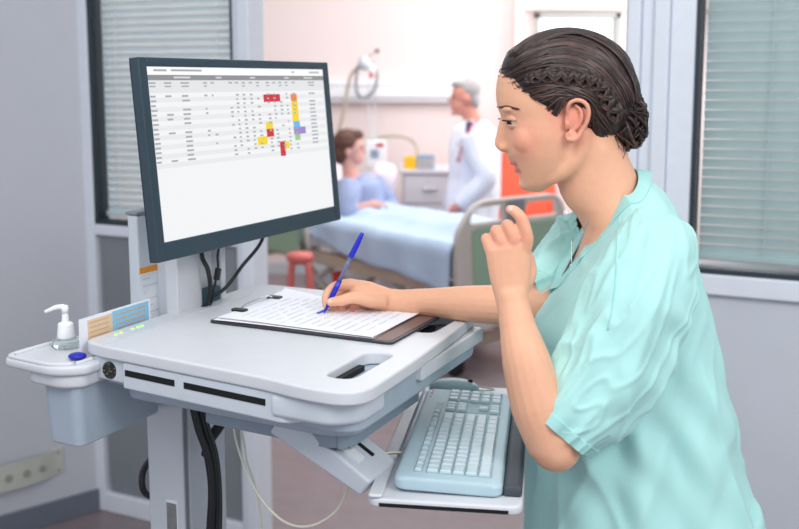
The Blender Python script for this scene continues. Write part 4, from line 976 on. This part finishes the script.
# relax the joins: skull sides, jaw, neck, wrists, elbows; features of the face stay crisp
bm = bmesh.new(); bm.from_mesh(sme)
xf_ = hp_(523, 100).x; zc_ = hp_(560, 200).z; zt_ = hp_(560, 95).z
def near_(v, cs): return any((v - c_).length < r_ for c_, r_ in cs)
js = ((wN, .034), (wF, .034), (eN, .06), (eF, .05), (at(590, 200, 1.56), .11))
sel = [v for v in bm.verts if (v.co.x > xf_ and v.co.z > zc_) or (v.co.z > zt_ and v.co.x > hp_(499, 90).x + .004) or near_(v.co, js)]
chk = [v for v in bm.verts if v.co.z > hp_(520, 156).z and v.co.z < hp_(520, 98).z and v.co.x > hp_(507, 100).x and abs(v.co.y - YN) > .018]
for it in range(22): bmesh.ops.smooth_vert(bm, verts=sel, factor=.6, use_axis_x=True, use_axis_y=True, use_axis_z=True)
for it in range(8): bmesh.ops.smooth_vert(bm, verts=chk, factor=.5, use_axis_x=True, use_axis_y=True, use_axis_z=True)
bm.to_mesh(sme); bm.free()
# ears, modelled finer and joined to the same body mesh
def ear(s):
    e = MB(); y0 = .0655 * s
    def ep(px, py, o): return hp_(px, py, y0 + o * s)
    helix = [ep(562, 118, .004), ep(559.5, 110, .009), ep(560.5, 103, .014), ep(565, 99.5, .017), ep(571, 99.5, .019), ep(576.5, 103.5, .020), ep(578.5, 111, .019), ep(577, 120, .016), ep(573, 128, .012), ep(569, 134, .010), ep(564.5, 137, .008), ep(560.5, 135.5, .004), ep(559.5, 130, .002)]
    ctube(e, helix, [.0022, .0030, .0033, .0034, .0034, .0035, .0035, .0034, .0034, .0042, .0048, .0040, .002], 4, 8)
    ctube(e, [ep(566, 103.5, .012), ep(571, 108, .0135), ep(572.5, 115, .013), ep(570, 123, .010), ep(565.5, 128, .007)], [.002, .003, .0034, .0032, .0025], 4, 8)
    ctube(e, [ep(558.5, 117, .003), ep(559.5, 122, .006), ep(559.5, 127, .003)], [.0025, .0038, .0025], 4, 8)
    e.ball(ep(568, 114, .0045), (.0160, .0060, .022), 20, 12, rot=Matrix.Rotation(R(18), 3, 'Y'))
    e.ball(ep(564.5, 132, .0055), (.0075, .0045, .008), 14, 10)
    return e
eb = MB()
for s in (-1, 1):
    e_ = ear(s); eb.add(e_.v, e_.f)
eme = fuse(eb, .0012, 3)
bm = bmesh.new(); bm.from_mesh(sme); bm.from_mesh(eme); bm.to_mesh(sme); bm.free(); bpy.data.meshes.remove(eme)
# pigment by place on the body: lips, blush, ears, knuckles, nails
ca_ = sme.color_attributes.new('Col', 'FLOAT_COLOR', 'POINT')
nv = len(sme.vertices); co = np.empty(nv * 3, 'f'); sme.vertices.foreach_get('co', co); co = co.reshape(-1, 3)
base = np.array(srgb(228, 174, 144)[:3]); colr = np.tile(base, (nv, 1)).astype('f')
def paint(c, rad, rgb, s=1.0, sharp=2, sc=(1, 1, 1)):
    global colr
    d = (co - np.array(c)) / np.array(sc) / rad; w_ = s * np.exp(-(np.sum(d * d, 1)) ** (sharp / 2) * 1.0); w_ = np.clip(w_, 0, 1)[:, None]
    colr = colr * (1 - w_) + np.array(srgb(*rgb)[:3]) * w_
for s in (-1, 1):
    paint(hp_(521, 140, .046 * s), .026, (226, 134, 120), .5); paint(hp_(568, 116, .075 * s), .036, (224, 130, 118), .62)
    paint(hp_(509, 121, .034 * s), .012, (196, 140, 128), .35)
paint(hp_(497, 145), .012, (226, 150, 134), .35)
for c in (hp_(511.5, 163.0), hp_(515.5, 169.6)):
    lx = c.x; m_ = (np.abs(co[:, 2] - c.z) < .0055) & (np.abs(co[:, 1] - YN) < .020) & (co[:, 0] < lx + .0075)
    u = 1 - np.clip(np.abs(co[:, 2] - c.z) / .0055, 0, 1) ** 3; w_ = (m_ * u * .8)[:, None]; colr = colr * (1 - w_) + np.array(srgb(192, 104, 108)[:3]) * w_
for c in (at(522, 220, 1.415), at(508, 225, 1.42), at(496, 230, 1.425), at(486, 238, 1.43), at(334, 287, 1.665), at(345, 303, 1.69), at(335, 306, 1.69), at(353, 310, 1.68), at(526, 238, 1.415), at(513, 240, 1.415), at(501, 243, 1.418)): paint(c, .011, (226, 142, 124), .45)
for c in (at(509.5, 207.5, 1.428), at(328.5, 300, 1.644)): paint(c, .0052, (246, 214, 206), .9, 4)
ca_.data.foreach_set('color', np.concatenate([colr, np.ones((nv, 1))], 1).astype('f').ravel())
nurse = tag(link('person', sme, M['skin'], smooth=True), 'person in a mint green scrub top with braided dark hair writing at the cart', 'person')
# eyes
for s in (-1, 1):
    ec = hp_(512.6, 120.3, .0305 * s)
    ey = obj('eye', MB().ball(ec, .0122, 28, 18), M['eyew'], nurse, smooth=True)
    gaze = Vector((-.86, -.40, -.24)).normalized()
    def disc(r_, o, mm_):
        m_ = MB(); rr_ = []; x_ = gaze.cross(ZZ).normalized(); y_ = gaze.cross(x_)
        for q_ in (1.0, .66, .33, .04):
            h_ = math.sqrt(.0122 ** 2 - (r_ * q_) ** 2); rr_.append([ec + gaze * (h_ + o) + (x_ * math.cos(a) + y_ * math.sin(a)) * r_ * q_ for a in [2 * math.pi * k / 20 for k in range(20)]])
        m_.rings(rr_, False); return obj('iris' if r_ > .004 else 'pupil', m_, mm_, ey, smooth=True)
    disc(.0068, .0003, M['iris']); disc(.0034, .0006, M['black_in'])
    def lid(e0, e1, name, r_=.0134, mtl=None, th=.0012):
        m_ = MB(); rr_ = []
        for j in range(7):
            el_ = R(e0 + (e1 - e0) * j / 6); row = []
            for k in range(19):
                az = R(-95 + 190 * k / 18); row.append((el_, az))
            rr_.append(row)
        vs_ = []; fs = []
        for lay in (0, th):
            for row in rr_:
                for el_, az in row:
                    lift = math.cos(az) ; el2 = el_ * (1 if el_ > 0 else 1)
                    d_ = Vector((-math.cos(el2) * math.cos(az), math.cos(el2) * math.sin(az), math.sin(el2)))
                    vs_.append(ec + d_ * (r_ + lay))
        n1 = 19; kk = 7 * 19
        for j in range(6):
            for k in range(18):
                q_ = j * n1 + k; fs += [(q_, q_ + 1, q_ + n1 + 1, q_ + n1), (kk + q_, kk + q_ + n1, kk + q_ + n1 + 1, kk + q_ + 1)]
        for k in range(18): fs.append((k, kk + k, kk + k + 1, k + 1)); a_ = 6 * n1 + k; fs.append((a_, a_ + 1, kk + a_ + 1, kk + a_))
        for j in range(6):
            a_ = j * n1; fs.append((a_, a_ + n1, kk + a_ + n1, kk + a_)); a_ += 18; fs.append((a_, kk + a_, kk + a_ + n1, a_ + n1))
        return m_.add(vs_, fs)
    for e0, e1 in ((3, 88), (-88, -21)):
        me2 = lid(e0, e1, 'eyelid').mesh('eyelid'); ca2 = me2.color_attributes.new('Col', 'FLOAT_COLOR', 'POINT')
        for d in ca2.data: d.color = srgb(216, 160, 134)
        link('eyelid', me2, M['skin'], nurse, smooth=True)
    ls = MB()
    for k in range(26):
        az = R(-62 + 124 * k / 25); b_ = ec + Vector((-math.cos(R(4)) * math.cos(az), math.cos(R(4)) * math.sin(az), math.sin(R(4)))) * .0142
        o_ = Vector((-math.cos(az), math.sin(az) * 1.1, -.1)).normalized()
        ctube(ls, [b_, b_ + o_ * .0035 - ZZ * .0004, b_ + o_ * .0062 + ZZ * .0012], [.0006, .0005, .0002], 3, 5)
    obj('eyelashes', ls, M['lash'], nurse, smooth=True)
    br = MB(); rb_ = random.Random(9)
    bvh0 = BVHTree.FromPolygons([v.co for v in sme.vertices], [p.vertices for p in sme.polygons]) if s == -1 else bvh0
    for k in range(80):
        u = k / 79; q_ = hp_(497 + 16 * u ** 1.3, 107.8 - 2.0 * math.sin(u * 2.6) + 1.0 * u + rb_.uniform(-1.0, 1.0), (.010 + .040 * u) * s)
        h_, n_, _, _ = bvh0.find_nearest(q_)
        if h_ is None: continue
        d_ = Vector((.5, .9 * s, .15 - .4 * u)).normalized(); d_ = (d_ - n_ * d_.dot(n_)).normalized()
        br.tube([h_, h_ + n_ * .0010 + d_ * .003, h_ + n_ * .0006 + d_ * .007], [.00045, .0004, .00015], 4)
    obj('eyebrow', br, M['brownhair'], nurse, smooth=True)

# hair: cap, strands combed back, side braid, rolled bun
def on_px(v):    # photo-plane coordinates of a head point, for the hairline
    y = v.y; return v
hb_ = MB()
hb_.ball(hp_(566, 83), (.1055, .0835, .0825), 48, 32)
hb_.ball(hp_(530, 68), (.045, .060, .038), 30, 20)
hb_.ball(hp_(515, 74), (.0245, .050, .0200), 24, 16)
hb_.ball(hp_(600, 98), (.060, .074, .068), 30, 20)
hb_.ball(hp_(545, 92), (.045, .0745, .032), 28, 18)
hb_.ball(hp_(596, 122), (.034, .060, .034), 26, 18)
hme = fuse(hb_, .0026, 4)
ref = {}
def edge_z(x):   # height of the hairline at a given x
    pts = [(at(p, q_, YN).x, at(p, q_, YN).z) for p, q_ in ((480, 74), (497, 75), (503, 80), (512, 89), (524, 97), (536, 105), (543, 114), (549, 121), (553, 112), (558, 99), (568, 96), (578, 98), (583, 110), (584, 126), (592, 142), (606, 150), (622, 157), (660, 158))]
    for (x0, z0), (x1, z1) in zip(pts, pts[1:]):
        if x0 <= x <= x1: return z0 + (z1 - z0) * (x - x0) / (x1 - x0)
    return pts[0][1] if x < pts[0][0] else pts[-1][1]
bm = bmesh.new(); bm.from_mesh(hme)
kill = [v for v in bm.verts if v.co.z < edge_z(v.co.x)]
bmesh.ops.delete(bm, geom=kill, context='VERTS'); bm.to_mesh(hme); bm.free()
hbv = BVHTree.FromPolygons([v.co for v in hme.vertices], [p.vertices for p in hme.polygons])
for v in hme.vertices:
    n_ = (v.co - hp_(568, 90)).normalized(); v.co -= n_ * .0015
hair = link('hair', hme, M['hair'], nurse, smooth=True)
so = hair.modifiers.new('t', 'SOLIDIFY'); so.thickness = .004; so.offset = -1
st_ = MB(); rh_ = random.Random(21); HC = hp_(572, 92)
def surf(px, py, s, lift):
    """point of the hair surface under a place of the side view, seen from side s"""
    o_ = hp_(px, py, .30 * s); h_, n_, _, _ = hbv.ray_cast(o_, Vector((0, -s, 0)))
    if h_ is None:
        t_ = hp_(px, py, 0); h_, n_, _, _ = hbv.find_nearest(t_)
    if n_.dot(h_ - HC) < 0: n_ = -n_
    return h_ + n_ * lift
flows = []   # side view flow lines (start .. end) of the combed hair
tops = [((503, 66), (530, 48), (562, 40), (596, 52), (622, 86), (630, 110)), ((500, 70), (528, 54), (562, 48), (594, 60), (616, 88), (626, 112)), ((499, 74), (526, 60), (560, 55), (592, 68), (612, 92), (622, 116)), ((502, 79), (526, 67), (556, 64), (588, 76), (608, 98), (618, 120)),
        ((508, 86), (528, 76), (556, 73), (584, 84), (604, 104), (614, 124)), ((516, 92), (534, 86), (556, 82), (580, 92), (600, 110), (612, 128)), ((526, 98), (540, 94), (556, 90), (576, 98), (596, 116), (610, 132)), ((538, 107), (546, 101), (556, 95), (578, 102), (592, 124), (610, 140)), ((548, 118), (550, 108), (558, 97), (580, 104), (590, 132), (612, 148)),
        ((512, 56), (540, 38), (570, 32), (604, 44), (628, 74), (634, 104)), ((524, 46), (548, 32), (574, 30), (608, 46), (630, 76), (636, 108)), ((584, 108), (587, 122), (592, 136), (602, 146), (614, 150), (622, 150))]
for s in (-1, 1):
    for f0 in range(len(tops) - 3):
        A_, B_ = tops[f0], tops[f0 + 1] if f0 + 1 < 9 else tops[f0]
        for k in range(26):
            u = rh_.random(); jx = rh_.uniform(-2, 2); jy = rh_.uniform(-2, 2); wv = rh_.uniform(-2.2, 2.2); ph = rh_.uniform(0, 6)
            ctrl = [(a[0] * (1 - u) + b[0] * u + jx + wv * math.sin(i * 1.7 + ph), a[1] * (1 - u) + b[1] * u + jy + wv * math.cos(i * 1.9 + ph)) for i, (a, b) in enumerate(zip(A_, B_))]
            t0 = rh_.uniform(0, .25); t1 = rh_.uniform(.75, 1)
            fine = catmull([(c[0], c[1], 0) for c in ctrl], 5); fine = fine[int(len(fine) * t0):max(int(len(fine) * t1), 6)]
            r0 = rh_.uniform(.0009, .0020); n_ = len(fine)
            st_.tube([surf(q_.x, q_.y, s, .0006 + .0018 * math.sin(math.pi * i / (n_ - 1))) for i, q_ in enumerate(fine)], [r0 * (.35 + .65 * math.sin(math.pi * (i + .5) / n_)) for i in range(n_)], 5, mi=int(rh_.random() < .35))
    for A_ in tops[9:]:
        for k in range(26):
            jx = rh_.uniform(-5, 5); jy = rh_.uniform(-4, 4)
            fine = catmull([(c[0] + jx, c[1] + jy, 0) for c in A_], 5); r0 = rh_.uniform(.0009, .0020); n_ = len(fine)
            st_.tube([surf(q_.x, q_.y, s, .0008) for i, q_ in enumerate(fine)], [r0 * (.35 + .65 * math.sin(math.pi * (i + .5) / n_)) for i in range(n_)], 5, mi=int(rh_.random() < .3))
link('strands', st_.mesh('strands'), [M['hair'], M['hair2']], hair, smooth=True)
for s in (-1, 1):
    bd = MB()
    path = catmull([(522, 80, 0), (536, 76, 0), (552, 77, 0), (566, 78, 0), (580, 80, 0), (592, 88, 0), (600, 102, 0), (610, 116, 0)], 9)
    m = len(path)
    for k3 in range(3):
        for sub in range(4):
            pts = []; rr = []
            for i in range(m):
                tt_ = i / (m - 1); a = tt_ * 2 * math.pi * 3.1 + k3 * 2 * math.pi / 3; amp = 6.0 * (.45 + .55 * min(1, tt_ * 3))
                tg = (path[min(i + 1, m - 1)] - path[max(i - 1, 0)]).normalized(); nx_, ny_ = -tg.y, tg.x
                off = math.sin(a) * amp + math.cos(sub * 1.57) * 1.5
                lift = .0045 + .0042 * math.cos(2 * a) + .0010 * math.sin(sub * 1.57)
                pts.append(surf(path[i].x + nx_ * off, path[i].y + ny_ * off, s, lift)); rr.append(.0031 * (.5 + .5 * min(1, tt_ * 3)))
            bd.tube(pts, rr, 7, mi=int(sub == 0))
    link('braid', bd.mesh('braid'), [M['hair'], M['hair2']], hair, smooth=True)
bn_ = MB(); rb2 = random.Random(4); BC = hp_(621, 116)
bn_.ball(BC, (.034, .046, .046), 24, 16, rot=Matrix.Rotation(R(-20), 3, 'Y'))
for k in range(130):
    ax_ = Vector((rb2.gauss(0, 1), rb2.gauss(0, 1), rb2.gauss(0, 1))).normalized(); t_ = ax_.orthogonal().normalized(); b2 = ax_.cross(t_)
    a0 = rb2.uniform(0, 6.28); ln_ = rb2.uniform(1.2, 3.2); off = rb2.uniform(-.7, .7); sc_ = rb2.uniform(.92, 1.10); n_ = 14; ph = rb2.uniform(0, 6)
    pts = []
    for i in range(n_):
        a = a0 + ln_ * i / (n_ - 1); d_ = ax_ * off + (t_ * math.cos(a) + b2 * math.sin(a)) * math.sqrt(1 - off * off); w_ = 1 + .06 * math.sin(i * 1.3 + ph)
        pts.append(BC + Matrix.Rotation(R(-20), 3, 'Y') @ Vector((d_.x * .036 * sc_ * w_, d_.y * .048 * sc_ * w_, d_.z * .049 * sc_ * w_)))
    r0 = rb2.uniform(.0013, .0030); bn_.tube(pts, [r0 * (.4 + .6 * math.sin(math.pi * (i + .5) / n_)) for i in range(n_)], 6, mi=int(rb2.random() < .35))
for k in range(26):   # loose ends under the bun and at the temple
    b0 = hp_(616 + rb2.uniform(-10, 12), 140 + rb2.uniform(-6, 6), rb2.uniform(-.04, .04)); d_ = Vector((rb2.uniform(-.3, .5), rb2.uniform(-.3, .3), -1)).normalized()
    ctube(bn_, [b0, b0 + d_ * .010 + XX * .002, b0 + d_ * .022 + XX * rb2.uniform(-.006, .008)], [.0009, .0007, .0003], 4, 5, mi=1)
for s in (-1, 1):
    for k in range(12):
        p0, q0 = 508 + k * 3.0, 85 + k * 1.5; b0 = surf(p0, q0 - 4, s, .002); h_, n_, _, _ = bvh0.find_nearest(b0 + Vector((.004 * rb2.random(), 0, -.012 - .008 * rb2.random())))
        if n_.dot(h_ - HC) < 0: n_ = -n_
        e_ = h_ + n_ * .0015 + XX * .012; ctube(bn_, [b0, (b0 + e_) / 2 + n_ * .003 + XX * .003, e_ + XX * rb2.uniform(.0, .008)], [.00045, .0004, .00015], 5, 5, mi=1)
link('bun', bn_.mesh('bun'), [M['hair'], M['hair2']], hair, smooth=True)

# scrub top: body of the tunic
def supr(c, e): return math.copysign(abs(c) ** e, c)
YS = YN + .01
# ring: (front point x,z) (side z, half width, side x) (back x,z)
RG = [((.200, .70), (.39, .205, .70), (.60, .70)),
      ((.210, .80), (.39, .205, .80), (.600, .80)),
      ((.220, .90), (.39, .195, .90), (.588, .90)),
      ((.226, 1.00), (.385, .180, 1.00), (.552, 1.00)),
      ((.226, 1.10), (.375, .172, 1.10), (.522, 1.10)),
      ((.214, 1.18), (.365, .170, 1.19), (.500, 1.20)),
      ((.216, 1.235), (.355, .168, 1.28), (.476, 1.30)),
      ((.228, 1.262), (.350, .160, 1.345), (.447, 1.382)),
      ((.242, 1.280), (.350, .138, 1.396), (.418, 1.436)),
      ((.250, 1.292), (.348, .100, 1.428), (.390, 1.466)),
      ((.254, 1.300), (.340, .070, 1.446), (.373, 1.480)),
      ]
NP = 200
def ring_pts(rg, j):
    (fx, fz), (sx_, hw_, sz), (bx_, bz_) = rg; out = []
    vee = max(0, min(1, (j - 6.0) / 4.0))
    for k in range(NP):
        a = 2 * math.pi * k / NP; ca, sa = math.cos(a), math.sin(a)   # a=0 front
        ww = hw_
        if ca >= 0:
            rx_ = ca ** .9 if vee == 0 else ca
            lin = 1 - abs(math.atan2(abs(sa), ca)) / (math.pi / 2)
            fcx = (ca ** .85) * (1 - vee) + lin * vee
            x = sx_ + (fx - sx_) * fcx; z = sz + (fz - sz) * ((1 - vee) * ca ** 2 + vee * lin)
            yy = supr(sa, .85) * (1 - vee) + (1 - lin) * math.copysign(1, sa) * vee if abs(sa) > 1e-6 else 0
            y = YS + ww * yy * 1
        else:
            x = sx_ + (bx_ - sx_) * (-ca) ** .85; z = sz + (bz_ - sz) * ca ** 2; y = YS + ww * supr(sa, .9)
        out.append(Vector((x, y, z)))
    return out
base_r = [ring_pts(r, j) for j, r in enumerate(RG)]
cols_ = [catmull([base_r[j][k] for j in range(len(RG))], 14) for k in range(NP)]
NR = len(cols_[0])
def crease(v, w_=5.0):
    return max(0.0, 1 - abs(noise.noise(v)) * w_) ** 1.5
def fold(p, k, j):
    """cloth relief: long soft folds falling from the shoulder, sharper ones below the arm"""
    z = p.z; a = 2 * math.pi * k / NP; h_ = 0
    low = max(0, min(1, (1.36 - z) / .25))
    h_ += low * .0085 * math.sin(a * 9 + 5 * noise.noise(Vector((a * 1.2, z * 1.5, 0))) + z * 4)
    h_ += low * .006 * noise.noise(Vector((a * 3.2, z * 2.2, 7)))
    h_ += .0030 * noise.noise(Vector((p.x * 22, p.y * 22, z * 9)))
    d_ = (p.x - .40) * .8 + (z - 1.22) * .62            # diagonal creases on the near side
    if p.y < YN: h_ += .0055 * low * math.sin(d_ * 95 + 3 * noise.noise(p * 5)) * max(0, 1 - abs(z - 1.15) / .25)
    h_ += .0075 * low * crease(Vector((p.x * 6.5 + p.y * 3 + z * 2.2, p.y * 7 - z * .6, z * 1.6)))
    h_ += .0045 * low * crease(Vector((p.x * 11 - z * 5 + 9, p.y * 9, z * 3.2 + 4)))
    h_ += .0040 * (1 - low) * crease(Vector((p.x * 12, p.y * 10, z * 10 + 4)), 4)
    return h_
gm_ = MB(); vs_ = []
for j in range(NR):
    for k in range(NP):
        p_ = cols_[k][j]; c_ = Vector((.38, YS, p_.z - (.12 if j > NR * .7 else 0))); n_ = (p_ - c_).normalized(); e_ = 1 if j < NR - 4 else .2
        vs_.append(p_ + n_ * fold(p_, k, j) * e_)
fs = [(j * NP + k, j * NP + (k + 1) % NP, (j + 1) * NP + (k + 1) % NP, (j + 1) * NP + k) for j in range(NR - 1) for k in range(NP)]
gm_.add(vs_, fs)
topo = obj('scrub_top', gm_, M['scrub'], nurse, smooth=True)
so = topo.modifiers.new('t', 'SOLIDIFY'); so.thickness = .0025; so.offset = -1
sb = topo.modifiers.new('sub', 'SUBSURF'); sb.levels = 1; sb.render_levels = 1
neck = [vs_[(NR - 1) * NP + k] for k in range(NP)]; nk2 = [vs_[(NR - 8) * NP + k] for k in range(NP)]
nb = MB(); rs = []
for k in range(NP):
    a_, b_ = neck[k], nk2[k]; d_ = (b_ - a_).normalized(); c_ = Vector((.36, YS, 1.34)); n_ = (a_ - c_).normalized(); n_ = (n_ - d_ * n_.dot(d_)).normalized()
    rs.append([a_ - d_ * .002 + n_ * .0005, a_ + d_ * .010 + n_ * .0020, a_ + d_ * .023 + n_ * .0018, a_ + d_ * .023 - n_ * .001, a_ - d_ * .002 - n_ * .0028])
nb.rings(rs, False, closed=True); obj('neckband', nb, M['scrub2'], topo, smooth=False, bevel=.0008)
# sleeves
def sleeve(pts, rad, name, hemrot, seed, squash):
    cen = catmull(pts, 18); rr_ = lerp_list(rad, len(rad), 18); n = len(cen); ns = 120; vs_ = []
    for i in range(n):
        t = (cen[min(i + 1, n - 1)] - cen[max(i - 1, 0)]).normalized(); u = i / (n - 1)
        x_ = t.cross(YY).normalized(); y_ = t.cross(x_).normalized()
        for k in range(ns):
            a = 2 * math.pi * k / ns
            w_ = 1 + (.055 * math.sin(3 * a + seed + 2 * u) + .040 * math.sin(7 * a + 5 * u + seed)) * u
            fo_ = .0055 * noise.noise(Vector((math.cos(a) * 1.6 + seed, math.sin(a) * 1.6, u * 3.5))) + .0045 * math.sin(u * 26 + 2.5 * math.cos(a + seed)) * (.3 + .7 * max(0, math.cos(a))) * (1 - u * .6)
            cx_, cy_ = math.cos(a), math.sin(a)
            fo_ += .0065 * min(1, u * 2.2) * crease(Vector((cx_ * 1.5 + seed, cy_ * 1.5 + u * .8, u * 1.7))) + .0040 * crease(Vector((cx_ * 2.6 + seed + u * 2, cy_ * 2.6, u * 4.5 + 3)))
            fo_ += .0060 * math.exp(-((u - .42) / .16) ** 2) * max(0, -cx_ * .2 + .8 * cx_) * math.sin(u * 60 + 4 * cy_)
            r_ = rr_[i] * w_ + fo_ - .004
            vs_.append(cen[i] + x_ * math.cos(a) * r_ + y_ * math.sin(a) * r_ * squash + t * math.cos(a) * hemrot * u)
    fs = [(i * ns + k, i * ns + (k + 1) % ns, (i + 1) * ns + (k + 1) % ns, (i + 1) * ns + k) for i in range(n - 1) for k in range(ns)]
    m_ = MB(); m_.add(vs_, fs); o_ = obj(name, m_, M['scrub'], topo, smooth=True)
    q_ = o_.modifiers.new('t', 'SOLIDIFY'); q_.thickness = .0025; q_.offset = -1
    q_ = o_.modifiers.new('sub', 'SUBSURF'); q_.levels = 1; q_.render_levels = 1
    h = MB(); 
    ring1 = [vs_[(n - 1) * ns + k] for k in range(ns)]; ring0 = [vs_[(n - 9) * ns + k] for k in range(ns)]
    rs = []
    for k in range(ns):
        d_ = (ring0[k] - ring1[k]); dl = d_.normalized(); n_ = (ring1[k] - cen[-1]).normalized(); n_ = (n_ - dl * n_.dot(dl)).normalized()
        rs.append([ring1[k] - dl * .001 + n_ * .0012, ring1[k] + dl * .016 + n_ * .0016, ring1[k] + dl * .016 - n_ * .002, ring1[k] - dl * .001 - n_ * .003])
    h.rings(rs, False, closed=True); obj('hem', h, M['scrub2'], o_, smooth=False, bevel=.0006)
    return o_
sleeve([at(652, 226, 1.49), at(652, 258, 1.445), at(637, 308, 1.415), at(612, 365, 1.40), at(584, 403, 1.39), at(558, 430, 1.385)], [.050, .074, .082, .080, .073, .064], 'sleeve', -.004, 1.3, .86)
sleeve([at(606, 226, 1.66), at(594, 242, 1.70), at(574, 266, 1.68), at(552, 288, 1.635), at(530, 300, 1.61)], [.055, .074, .075, .066, .054], 'sleeve', 0, 4.1, .8)
# shoulder seam of the near sleeve, lying on the cloth
dg = bpy.context.evaluated_depsgraph_get(); dg.update(); gv = []; gf = []
for o_ in [topo] + [q_ for q_ in bpy.data.objects if q_.name.startswith('sleeve')]:
    me3 = o_.evaluated_get(dg).to_mesh(); n0 = len(gv); gv += [v.co.copy() for v in me3.vertices]; gf += [tuple(i + n0 for i in p.vertices) for p in me3.polygons]; o_.evaluated_get(dg).to_mesh_clear()
gb = BVHTree.FromPolygons(gv, gf)
def on_cloth(px, py, lift=.0004):
    e = at(px, py, 1.0); d_ = (e - Vector((0, 0, H))).normalized(); h_, n_, _, _ = gb.ray_cast(e, d_)
    return h_ + (n_ if n_.dot(d_) < 0 else -n_) * lift if h_ else None
for path in ([(620, 216), (618, 235), (617, 255), (616, 280), (613, 305), (608, 330)], ):
    q_ = [on_cloth(v.x, v.y) for v in catmull([(x, y, 0) for x, y in path], 12)]; q_ = [v for v in q_ if v]
    obj('seam', MB().tube(q_, .0011, 6), M['scrub2'], topo, smooth=True)
# trousers and shoes (below the picture)
tr2 = MB()
tr2.rings([ring_(.46, YN, .95, .120, .165), ring_(.47, YN, .86, .130, .180), ring_(.47, YN, .78, .115, .175)])
for s in (-1, 1):
    yy = YN + .09 * s; ctube(tr2, [(.475, yy, .86), (.455, yy, .62), (.445, yy, .45), (.46, yy, .26), (.48, yy, .08)], [.115, .095, .080, .078, .076], 6, 18)
link('trousers', fuse(tr2, .008, 3), M['scrub'], nurse, smooth=True)
for s in (-1, 1):
    yy = YN + .09 * s; sh2 = MB(); ctube(sh2, [(.515, yy, .045), (.46, yy, .055), (.38, yy + .01 * s, .042), (.305, yy + .014 * s, .034)], [.040, .046, .040, .030], 6, 14)
    for v in sh2.v: v.z = max(v.z, .002)
    obj('shoe', sh2, M['trunk'], nurse, smooth=True)
ncl = MB(); ctube(ncl, [hp_(583, 214, -.052), hp_(577, 240, -.030), hp_(572, 262, -.006), hp_(572, 264, .004), hp_(575, 240, .028)], .0009, 8, 6)
ncl.ball(hp_(571, 266, -.004), (.004, .004, .005), 10, 8)
tag(obj('necklace', ncl, M['chrome'], smooth=True), 'thin silver necklace inside the V neck of the scrub top', 'necklace')
